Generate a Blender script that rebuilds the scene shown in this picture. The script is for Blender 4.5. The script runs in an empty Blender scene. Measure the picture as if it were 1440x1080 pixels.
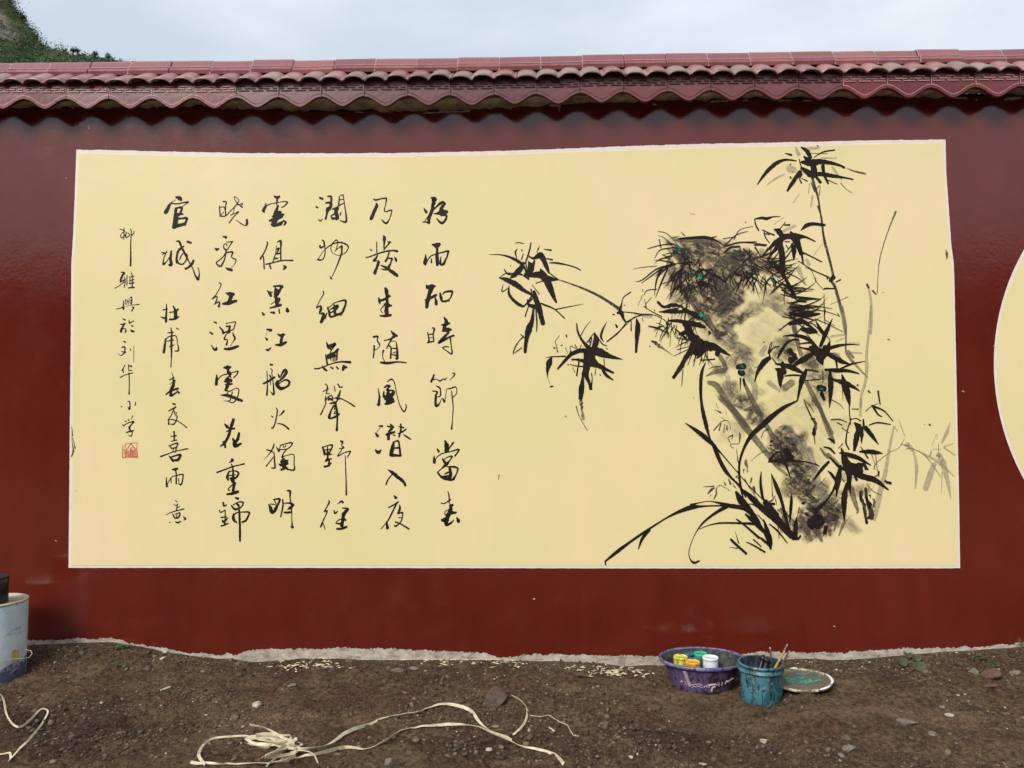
import bpy, math, random
import numpy as np
from mathutils import Vector, Matrix, noise as mnoise

random.seed(7)
rng = np.random.default_rng(7)
S = bpy.context.scene
COL = S.collection

# ------------------------------------------------------------------ camera
D, EYE = 5.1, 1.6
FPX = 1080.0                                  # focal length in pixels of the 1440 px wide photograph
PITCH, YAW, ROLL = 0.04665, 0.02163, 0.00439
RM = (Matrix.Rotation(YAW, 3, 'Z') @ Matrix.Rotation(PITCH, 3, 'X') @ Matrix.Rotation(ROLL, 3, 'Y'))
CAM = Vector((0, -D, EYE))
cam = bpy.data.cameras.new('camera')
cam.sensor_width = 36.0
cam.lens = 27.0
cam.clip_start = 0.05
cam.clip_end = 2000
co = bpy.data.objects.new('camera', cam)
COL.objects.link(co)
co.matrix_world = Matrix.Translation(CAM) @ (RM @ Matrix.Rotation(math.radians(90), 3, 'X')).to_4x4()
S.camera = co

# ------------------------------------------------------------------ sky, sun, exposure
SUN_EL, SUN_AZ = math.radians(37), math.radians(212)      # overcast: the sun sits high behind the viewer
w = bpy.data.worlds.new('World'); S.world = w; w.use_nodes = True
nt = w.node_tree; N = nt.nodes; L = nt.links
N.clear()
out = N.new('ShaderNodeOutputWorld'); bg = N.new('ShaderNodeBackground'); bg.inputs[1].default_value = 0.1
L.new(bg.outputs[0], out.inputs[0])
sky = N.new('ShaderNodeTexSky'); sky.sky_type = 'NISHITA'; sky.sun_disc = False
sky.sun_elevation = SUN_EL; sky.sun_rotation = SUN_AZ
tc = N.new('ShaderNodeTexCoord')
sep = N.new('ShaderNodeSeparateXYZ'); L.new(tc.outputs['Generated'], sep.inputs[0])
mr = N.new('ShaderNodeMapRange'); L.new(sep.outputs['Z'], mr.inputs[0])
mr.inputs[1].default_value = 0; mr.inputs[2].default_value = 1; mr.inputs[3].default_value = 0.62; mr.inputs[4].default_value = 1.5
mp = N.new('ShaderNodeMapping'); mp.inputs['Scale'].default_value = (1.6, 1.6, 5.0); L.new(tc.outputs['Generated'], mp.inputs[0])
nz = N.new('ShaderNodeTexNoise'); nz.inputs['Scale'].default_value = 1.7; nz.inputs['Detail'].default_value = 5; L.new(mp.outputs[0], nz.inputs[0])
cr = N.new('ShaderNodeValToRGB'); L.new(nz.outputs['Fac'], cr.inputs[0])
cr.color_ramp.elements[0].position = 0.35; cr.color_ramp.elements[0].color = (3.15, 3.55, 3.95, 1)
cr.color_ramp.elements[1].position = 0.65; cr.color_ramp.elements[1].color = (4.4, 4.6, 4.84, 1)
vm = N.new('ShaderNodeVectorMath'); vm.operation = 'SCALE'; L.new(cr.outputs[0], vm.inputs[0]); L.new(mr.outputs[0], vm.inputs['Scale'])
mx = N.new('ShaderNodeMix'); mx.data_type = 'RGBA'; mx.inputs['Factor'].default_value = 0.9
L.new(sky.outputs[0], mx.inputs['A']); L.new(vm.outputs[0], mx.inputs['B']); L.new(mx.outputs['Result'], bg.inputs[0])
sl = bpy.data.lights.new('sun', 'SUN'); sl.energy = 1.5; sl.angle = math.radians(22); sl.color = (1.0, 0.965, 0.90)
so = bpy.data.objects.new('sun', sl); COL.objects.link(so)
sd = Vector((math.sin(SUN_AZ) * math.cos(SUN_EL), math.cos(SUN_AZ) * math.cos(SUN_EL), math.sin(SUN_EL)))
so.rotation_euler = sd.to_track_quat('Z', 'Y').to_euler(); so.location = sd * 50
S.view_settings.view_transform = 'Standard'; S.view_settings.look = 'None'
S.view_settings.gamma = 1; S.view_settings.use_curve_mapping = False
S.view_settings.exposure = 1.08

# ------------------------------------------------------------------ helpers
RMn = np.array(RM)
def rays(p):
    p = np.asarray(p, float)
    d = np.stack([(p[:, 0] - 720) / FPX, np.ones(len(p)), -(p[:, 1] - 540) / FPX], 1)
    return d @ RMn.T
def on_plane(p, y=0.0):
    """where the sight lines through photo pixels p meet the upright plane at this y: world x and z"""
    d = rays(p); t = (y + D) / d[:, 1]
    return np.stack([d[:, 0] * t, EYE + d[:, 2] * t], 1)

def lattice(ix, iy, seed):
    h = (ix * 374761393 + iy * 668265263 + seed * 1442695041).astype(np.int64) & 0xffffffff
    h = ((h ^ (h >> 13)) * 1274126177) & 0xffffffff
    return ((h ^ (h >> 16)) & 0xffff) / 65535.0 * 2 - 1
def vnoise(x, y, s, seed=0):
    x = np.asarray(x, float) / s; y = np.asarray(y, float) / s
    ix = np.floor(x).astype(np.int64); iy = np.floor(y).astype(np.int64)
    fx = x - ix; fy = y - iy; fx = fx * fx * (3 - 2 * fx); fy = fy * fy * (3 - 2 * fy)
    a = lattice(ix, iy, seed); b = lattice(ix + 1, iy, seed); c = lattice(ix, iy + 1, seed); d = lattice(ix + 1, iy + 1, seed)
    return (a * (1 - fx) + b * fx) * (1 - fy) + (c * (1 - fx) + d * fx) * fy

def mesh(name, V, F, mats=(), smooth=False, fm=None, attr=None):
    me = bpy.data.meshes.new(name)
    me.from_pydata([tuple(map(float, v)) for v in V], [], [tuple(map(int, f)) for f in F])
    for m in mats: me.materials.append(m)
    if fm is not None: me.polygons.foreach_set('material_index', list(fm))
    if smooth: me.polygons.foreach_set('use_smooth', [True] * len(me.polygons))
    if attr:
        for k, v in attr.items():
            a = me.attributes.new(k, 'FLOAT', 'POINT'); a.data.foreach_set('value', list(map(float, v)))
    me.update()
    return me
def obj(name, me, parent=None, loc=None, rot=None, kind=None):
    o = bpy.data.objects.new(name, me); COL.objects.link(o)
    if parent: o.parent = parent
    if loc is not None: o.location = loc
    if rot is not None: o.rotation_euler = rot
    if kind: o['kind'] = kind
    return o
def tag(o, label, cat, group=None):
    o['label'] = label; o['category'] = cat
    if group: o['group'] = group
    return o
def empty(name, loc, label, cat, group=None, rz=0):
    o = obj(name, None, loc=loc, rot=(0, 0, rz)); o.empty_display_size = 0.1
    return tag(o, label, cat, group)

class MB:
    def __init__(s): s.V = []; s.F = []; s.M = []
    def add(s, V, F, m=0):
        b = len(s.V); s.V += [tuple(v) for v in V]; s.F += [tuple(i + b for i in f) for f in F]; s.M += [m] * len(F)
    def box(s, x0, x1, y0, y1, z0, z1, m=0):
        s.add([(x0,y0,z0),(x1,y0,z0),(x1,y1,z0),(x0,y1,z0),(x0,y0,z1),(x1,y0,z1),(x1,y1,z1),(x0,y1,z1)],
              [(3,2,1,0),(4,5,6,7),(0,1,5,4),(1,2,6,5),(2,3,7,6),(3,0,4,7)], m)
    def lathe(s, prof, n=40, m=0, c=(0,0,0), wob=0, sx=1, sy=1):
        V = []
        for k in range(n):
            a = 2 * math.pi * k / n
            for i, (r, z) in enumerate(prof):
                rr = r * (1 + wob * math.sin(3 * a + i) * 0.5 + wob * math.sin(2 * a + 1))
                V.append((c[0] + rr * math.cos(a) * sx, c[1] + rr * math.sin(a) * sy, c[2] + z))
        q = len(prof); F = []
        for k in range(n):
            for i in range(q - 1):
                a, b = k * q + i, ((k + 1) % n) * q + i
                F.append((a, b, b + 1, a + 1))
        s.add(V, F, m)
    def tube(s, P, R, n=8, m=0, flat=1.0):
        P = [Vector(p) for p in P]; V = []; F = []
        up0 = Vector((0, 0, 1))
        for i, p in enumerate(P):
            t = (P[min(i + 1, len(P) - 1)] - P[max(i - 1, 0)]).normalized()
            u = t.cross(up0)
            if u.length < 1e-3: u = t.cross(Vector((0, 1, 0)))
            u.normalize(); v = u.cross(t)
            r = R[i] if hasattr(R, '__len__') else R
            for k in range(n):
                a = 2 * math.pi * k / n
                V.append(p + u * math.cos(a) * r + v * math.sin(a) * r * flat)
        for i in range(len(P) - 1):
            for k in range(n):
                F.append((i*n+k, i*n+(k+1) % n, (i+1)*n+(k+1) % n, (i+1)*n+k))
        F.append(tuple(range(n - 1, -1, -1))); F.append(tuple((len(P)-1)*n + k for k in range(n)))
        s.add(V, F, m)
    def build(s, name, mats, parent=None, smooth=False, **k):
        return obj(name, mesh(name, s.V, s.F, mats, smooth, s.M), parent, **k)

# ------------------------------------------------------------------ materials
class Mat:
    def __init__(s, name, rough=0.6, spec=0.5, color=None):
        s.m = bpy.data.materials.new(name); s.m.use_nodes = True
        s.n = s.m.node_tree.nodes; s.l = s.m.node_tree.links
        s.b = s.n['Principled BSDF']; s.b.inputs['Roughness'].default_value = rough
        s.b.inputs['Specular IOR Level'].default_value = spec
        if color: s.b.inputs['Base Color'].default_value = (*color, 1)
        s._tc = None
    def co(s, kind='Object'):
        if not s._tc: s._tc = s.n.new('ShaderNodeTexCoord')
        return s._tc.outputs[kind]
    def mapped(s, scale=(1,1,1), rot=(0,0,0), kind='Object'):
        m = s.n.new('ShaderNodeMapping'); m.inputs['Scale'].default_value = scale; m.inputs['Rotation'].default_value = rot
        s.l.new(s.co(kind), m.inputs[0]); return m.outputs[0]
    def noise(s, scale, detail=4, rough=0.6, vec=None, dist=0):
        t = s.n.new('ShaderNodeTexNoise'); t.inputs['Scale'].default_value = scale; t.inputs['Detail'].default_value = detail
        t.inputs['Roughness'].default_value = rough; t.inputs['Distortion'].default_value = dist
        s.l.new(vec if vec is not None else s.co(), t.inputs['Vector']); return t.outputs['Fac']
    def ramp(s, fac, stops):
        r = s.n.new('ShaderNodeValToRGB'); e = r.color_ramp.elements
        while len(e) < len(stops): e.new(0.5)
        for i, (p, c) in enumerate(stops):
            e[i].position = p; e[i].color = (*c, 1) if hasattr(c, '__len__') else (c, c, c, 1)
        s.l.new(fac, r.inputs[0]); return r.outputs[0]
    def mix(s, fac, a, b, mode='MIX'):
        x = s.n.new('ShaderNodeMix'); x.data_type = 'RGBA'; x.blend_type = mode
        for k, v in (('Factor', fac), ('A', a), ('B', b)):
            if hasattr(v, 'is_linked') or hasattr(v, 'node'): s.l.new(v, x.inputs[k])
            elif k == 'Factor': x.inputs[k].default_value = v
            else: x.inputs[k].default_value = (*v, 1)
        return x.outputs['Result']
    def math(s, op, a, b=0.0, clamp=False):
        x = s.n.new('ShaderNodeMath'); x.operation = op; x.use_clamp = clamp
        for i, v in enumerate((a, b)):
            if hasattr(v, 'node'): s.l.new(v, x.inputs[i])
            else: x.inputs[i].default_value = v
        return x.outputs[0]
    def attr(s, name):
        a = s.n.new('ShaderNodeAttribute'); a.attribute_name = name; return a.outputs['Fac']
    def sep(s, vec=None):
        x = s.n.new('ShaderNodeSeparateXYZ'); s.l.new(vec if vec is not None else s.co(), x.inputs[0]); return x.outputs
    def rand(s):
        return s.n.new('ShaderNodeObjectInfo').outputs['Random']
    def color(s, c): s.l.new(c, s.b.inputs['Base Color']); return s
    def rough(s, c): s.l.new(c, s.b.inputs['Roughness']); return s
    def bump(s, h, strength=0.3, dist=0.01):
        b = s.n.new('ShaderNodeBump'); b.inputs['Strength'].default_value = strength; b.inputs['Distance'].default_value = dist
        s.l.new(h, b.inputs['Height']); s.l.new(b.outputs[0], s.b.inputs['Normal']); return s
    def alpha(s, fac):
        o = next(n for n in s.n if n.type == 'OUTPUT_MATERIAL')
        t = s.n.new('ShaderNodeBsdfTransparent'); x = s.n.new('ShaderNodeMixShader')
        s.l.new(fac, x.inputs[0]); s.l.new(t.outputs[0], x.inputs[1]); s.l.new(s.b.outputs[0], x.inputs[2])
        s.l.new(x.outputs[0], o.inputs[0]); return s

def M_red():
    m = Mat('red_wall_paint', 0.13, 0.68)
    big = m.noise(0.7, 3); v = m.noise(3.0, 4, 0.6, m.mapped((2.5, 1, 0.8))); fine = m.noise(45, 3)
    roll = m.noise(2.2, 3, 0.7, m.mapped((1, 1, 0.25)))
    c = m.mix(m.ramp(big, [(.35, 0.0), (.68, 1.0)]), (0.100, 0.0100, 0.0048), (0.126, 0.0155, 0.008))
    c = m.mix(m.math('MULTIPLY', m.ramp(v, [(.4, 0), (.75, 1)]), 0.35), c, (0.072, 0.009, 0.006))
    c = m.mix(m.math('MULTIPLY', m.ramp(roll, [(.5, 0), (.7, 1)]), 0.25), c, (0.13, 0.02, 0.012))
    sp = m.noise(160, 2, 0.5)
    c = m.mix(m.ramp(sp, [(.755, 0), (.80, 1)]), c, (0.2, 0.1, 0.08))
    z = m.sep()[2]; k = m.n.new('ShaderNodeMapRange'); m.l.new(z, k.inputs[0]); k.inputs[1].default_value = 0.42; k.inputs[2].default_value = 0.05
    mud = m.math('MULTIPLY', m.ramp(m.noise(75, 4, .7), [(.56, 0), (.66, 1)]), k.outputs[0])
    c = m.mix(m.math('MULTIPLY', mud, .5), c, (0.075, 0.045, 0.032))
    c = m.mix(m.math('MULTIPLY', m.ramp(m.noise(6, 6, .75), [(.55, 0), (.72, 1)]), .4), c, (0.125, 0.025, 0.018))
    m.color(c); m.rough(m.ramp(m.noise(5, 5, .7), [(.3, 0.09), (.7, 0.19)]))
    m.bump(m.math('ADD', m.math('MULTIPLY', m.noise(7, 4, .65), 0.9), m.math('MULTIPLY', fine, 0.2)), 0.16, 0.01)
    return m.m
def M_cream():
    m = Mat('cream_wall_paint', 0.28, 0.45)
    a = m.noise(0.9, 4); b = m.noise(2.0, 4, 0.6, m.mapped((4, 1, 0.7))); f = m.noise(70, 3)
    c = m.mix(m.ramp(a, [(.35, 0), (.66, 1)]), (0.745, 0.655, 0.325), (0.82, 0.65, 0.385))
    c = m.mix(m.math('MULTIPLY', m.ramp(b, [(.42, 0), (.7, 1)]), 0.5), c, (0.745, 0.645, 0.34))
    st = m.noise(1.3, 6, 0.7, m.mapped((9, 1, 0.5)))
    c = m.mix(m.math('MULTIPLY', m.ramp(st, [(.6, 0), (.8, 1)]), 0.22), c, (0.66, 0.57, 0.34))
    gr = m.noise(210, 2)
    c = m.mix(m.ramp(gr, [(.77, 0), (.81, 1)]), c, (0.42, 0.34, 0.2))
    m.color(c).bump(m.math('ADD', m.noise(11, 3), m.math('MULTIPLY', f, 0.12)), 0.10, 0.01)
    return m.m
def M_plain(name, c, rough=0.5, var=0.12, scale=20, spec=0.4, bump=0.1, c2=None):
    m = Mat(name, rough, spec)
    n = m.noise(scale, 4)
    c2 = c2 or tuple(max(0, k * (1 - 2 * var)) for k in c)
    m.color(m.mix(m.ramp(n, [(.35, 0), (.65, 1)]), c2, c)).bump(n, bump, 0.01)
    return m.m
def M_ink():
    m = Mat('black_ink', 0.5, 0.2)
    n = m.noise(8, 4)
    m.color(m.mix(m.ramp(n, [(.4, 0), (.65, 1)]), (0.010, 0.007, 0.006), (0.024, 0.012, 0.008)))
    return m.m
def M_ink_dry():
    m = Mat('dry_brush_ink', 0.4, 0.4)
    m.color(m.mix(m.noise(12, 3), (0.015, 0.011, 0.009), (0.07, 0.045, 0.03)))
    n = m.noise(60, 5, 0.8, m.mapped((1, 1, 1)))
    m.alpha(m.math('MULTIPLY', m.ramp(n, [(.34, 0.25), (.5, 1)]), m.attr('ink')))
    return m.m
def M_wash(name, c1, c2, lo, hi):
    m = Mat(name, 0.38, 0.4)
    n = m.noise(14, 5, 0.7); n2 = m.noise(70, 4, 0.8)
    m.color(m.mix(n, c1, c2))
    a = m.math('MULTIPLY', m.math('ADD', m.ramp(n, [(.3, lo), (.7, hi)]), m.math('MULTIPLY', m.math('SUBTRACT', n2, 0.5), 0.35)), m.attr('ink'), True)
    m.alpha(a)
    return m.m
def M_rockwash():
    m = Mat('rock_ink_wash', 0.4, 0.35)
    vec = m.mapped((1, 1, 1), (0, math.radians(-32), 0))
    mp2 = m.n.new('ShaderNodeMapping'); mp2.inputs['Scale'].default_value = (5, 1, 22); m.l.new(vec, mp2.inputs[0])
    st = m.noise(1.6, 6, 0.75, mp2.outputs[0], 0.6)
    bl = m.noise(15, 6, 0.7, None, 0.8); fi = m.noise(90, 3, 0.7)
    d = m.attr('ink')
    t = m.math('ADD', m.math('MULTIPLY', m.math('SUBTRACT', st, 0.5), 3.4), m.math('MULTIPLY', m.math('SUBTRACT', bl, 0.5), 3.0))
    t = m.math('ADD', t, m.math('MULTIPLY', m.math('SUBTRACT', fi, 0.5), 1.4))
    a = m.math('MULTIPLY', m.math('ADD', t, 0.92), d, True)
    col = m.ramp(a, [(.1, (0.26, 0.20, 0.13)), (.45, (0.13, 0.095, 0.07)), (.8, (0.035, 0.028, 0.026))])
    warm = m.noise(7, 3)
    col = m.mix(m.math('MULTIPLY', m.ramp(warm, [(.5, 0), (.66, 1)]), 0.5), col, (0.20, 0.11, 0.07))
    m.color(col); m.alpha(m.math('MULTIPLY', a, 0.93))
    return m.m
def M_glaze(name, c, c2, rough=0.3):
    m = Mat(name, rough, 0.5)
    n = m.noise(7, 4); n2 = m.noise(30, 4, 0.7)
    r = m.rand()
    c0 = m.mix(m.ramp(n, [(.3, 0), (.7, 1)]), c, c2)
    dk = m.mix(r, tuple(k * 0.72 for k in c), tuple(min(1, k * 1.25) for k in c2))
    c0 = m.mix(0.45, c0, dk)
    c0 = m.mix(m.math('MULTIPLY', m.ramp(n2, [(.52, 0), (.75, 1)]), 0.35), c0, (0.16, 0.12, 0.10))
    m.color(c0); m.rough(m.ramp(n2, [(.3, rough * 0.7), (.7, rough * 1.5)])); m.bump(n2, 0.15, 0.004)
    return m.m
MR = M_red(); MC = M_cream(); INK = M_ink(); DRY = M_ink_dry()
GREY = M_wash('grey_ink_wash', (0.07, 0.05, 0.037), (0.17, 0.13, 0.09), 0.40, 0.92)
PALE = M_wash('pale_ink_wash', (0.30, 0.25, 0.19), (0.36, 0.31, 0.24), 0.30, 0.62)
DARKW = M_wash('dark_ink_wash', (0.022, 0.018, 0.018), (0.07, 0.05, 0.045), 0.7, 1.1)
BROWNW = M_wash('brown_ink_wash', (0.05, 0.022, 0.018), (0.12, 0.06, 0.045), 0.5, 0.95)
TEALP = M_plain('teal_paint_dab', (0.01, 0.16, 0.13), 0.4, 0.3, 60)
GREENP = M_plain('green_paint_dab', (0.015, 0.34, 0.22), 0.4, 0.3, 60)
SEALR = M_wash('red_seal_ink', (0.48, 0.07, 0.04), (0.62, 0.16, 0.10), 0.65, 1.05)
SEALP = M_wash('pink_seal_stain', (0.72, 0.36, 0.24), (0.76, 0.45, 0.30), 0.35, 0.6)
WHITEB = M_plain('white_border_paint', (0.80, 0.70, 0.62), 0.4, 0.04, 15)
ROCKW = M_rockwash()
# ------------------------------------------------------------------ brush strokes (flat paint on the wall, measured in the wall's plane)
def spline(P, step=3.0):
    P = np.asarray(P, float)
    if len(P) == 1: return P
    if len(P) == 2:
        n = max(2, int(np.hypot(*(P[1, :2] - P[0, :2])) / step) + 1)
        t = np.linspace(0, 1, n)[:, None]; return P[0] * (1 - t) + P[1] * t
    Q = np.vstack([2 * P[0] - P[1], P, 2 * P[-1] - P[-2]]); out = []
    for i in range(1, len(Q) - 2):
        p0, p1, p2, p3 = Q[i - 1], Q[i], Q[i + 1], Q[i + 2]
        n = max(2, int(np.hypot(*(p2[:2] - p1[:2])) / step) + 1)
        t = np.linspace(0, 1, n, endpoint=False)[:, None]
        c = 0.5 * ((2 * p1) + (-p0 + p2) * t + (2 * p0 - 5 * p1 + 4 * p2 - p3) * t ** 2 + (-p0 + 3 * p1 - 3 * p2 + p3) * t ** 3)
        out.append(c)
    out.append(P[-1:])
    R = np.vstack(out); R[:, 2] = np.maximum(R[:, 2], 0.12); return R

class Paint:
    """collects ribbons of paint lying on the wall; every stroke sits a hair above the one before it"""
    def __init__(s, depth=0.005): s.V = []; s.F = []; s.A = []; s.d = depth; s.k = 0
    def stroke(s, P, soft=False, rag=0.05, step=1.0, a0=1.0, a1=1.0):
        C = spline(P, step)
        if len(C) < 2: C = np.vstack([C, C + [0.6, 0.2, 0]])
        s.k += 1; y = -(s.d + (s.k % 60) * 0.00004)
        T = np.gradient(C[:, :2], axis=0); T /= np.maximum(1e-6, np.hypot(T[:, 0], T[:, 1]))[:, None]
        Nn = np.stack([-T[:, 1], T[:, 0]], 1)
        i = np.arange(len(C)); ph = s.k * 13.7
        w1 = C[:, 2] / 2 * (1 + rag * vnoise(i * 1.0, i * 0 + ph, 2.3, 3)); w2 = C[:, 2] / 2 * (1 + rag * vnoise(i * 1.0, i * 0 + ph, 2.3, 9))
        lat = [-1, -0.8, 0, 0.8, 1] if soft else [-1, 1]
        al = [0, 0.95, 0.8, 0.95, 0] if soft else [1, 1]
        b = len(s.V); q = len(lat); n = len(C)
        rows = []
        for u in lat:
            ww = np.where(u < 0, w1, w2)[:, None]
            rows.append(C[:, :2] + Nn * ww * u)
        R = np.stack(rows, 1).reshape(-1, 2)
        tt = np.linspace(0, 1, n); env = a0 + (a1 - a0) * tt
        AA = (env[:, None] * np.array(al)[None, :]).reshape(-1)
        X = on_plane(R)
        s.V += [(x, y, z) for x, z in X]; s.A += list(AA)
        for k in range(n - 1):
            for j in range(q - 1):
                a = b + k * q + j; s.F.append((a, a + q, a + q + 1, a + 1))
        for e, sg in ((0, -1), (n - 1, 1)):                      # rounded ends
            r = C[e, 2] / 2
            m = 5; ang = np.linspace(-math.pi / 2, math.pi / 2, m + 2)[1:-1]
            cap = C[e, :2] + r * (np.cos(ang)[:, None] * T[e] * sg * 0.85 + np.sin(ang)[:, None] * Nn[e])
            Xc = on_plane(np.vstack([cap, C[e:e+1, :2]])); b2 = len(s.V)
            s.V += [(x, y, z) for x, z in Xc]
            s.A += [0.0 if soft else env[e]] * m + [env[e]]
            ring = [b + e * q] + [b2 + k for k in range(m)] + [b + e * q + q - 1]
            for k in range(len(ring) - 1): s.F.append((b2 + m, ring[k], ring[k + 1]))
    def text(s, data, ox, oy, sc, wmul=1.0, **k):
        for st in data.split(';'):
            P = []
            for t in st.split():
                x, yy, ww = t.split(','); P.append((ox + float(x) / sc, oy + float(yy) / sc, float(ww) / sc * wmul))
            if len(P) == 1: P.append((P[0][0] + .5, P[0][1] + .3, P[0][2]))
            if P: s.stroke(P, **k)
    def build(s, name, mat, parent):
        F = s.F
        return obj(name, mesh(name, s.V, F, [mat], attr={'ink': s.A}), parent)

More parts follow.
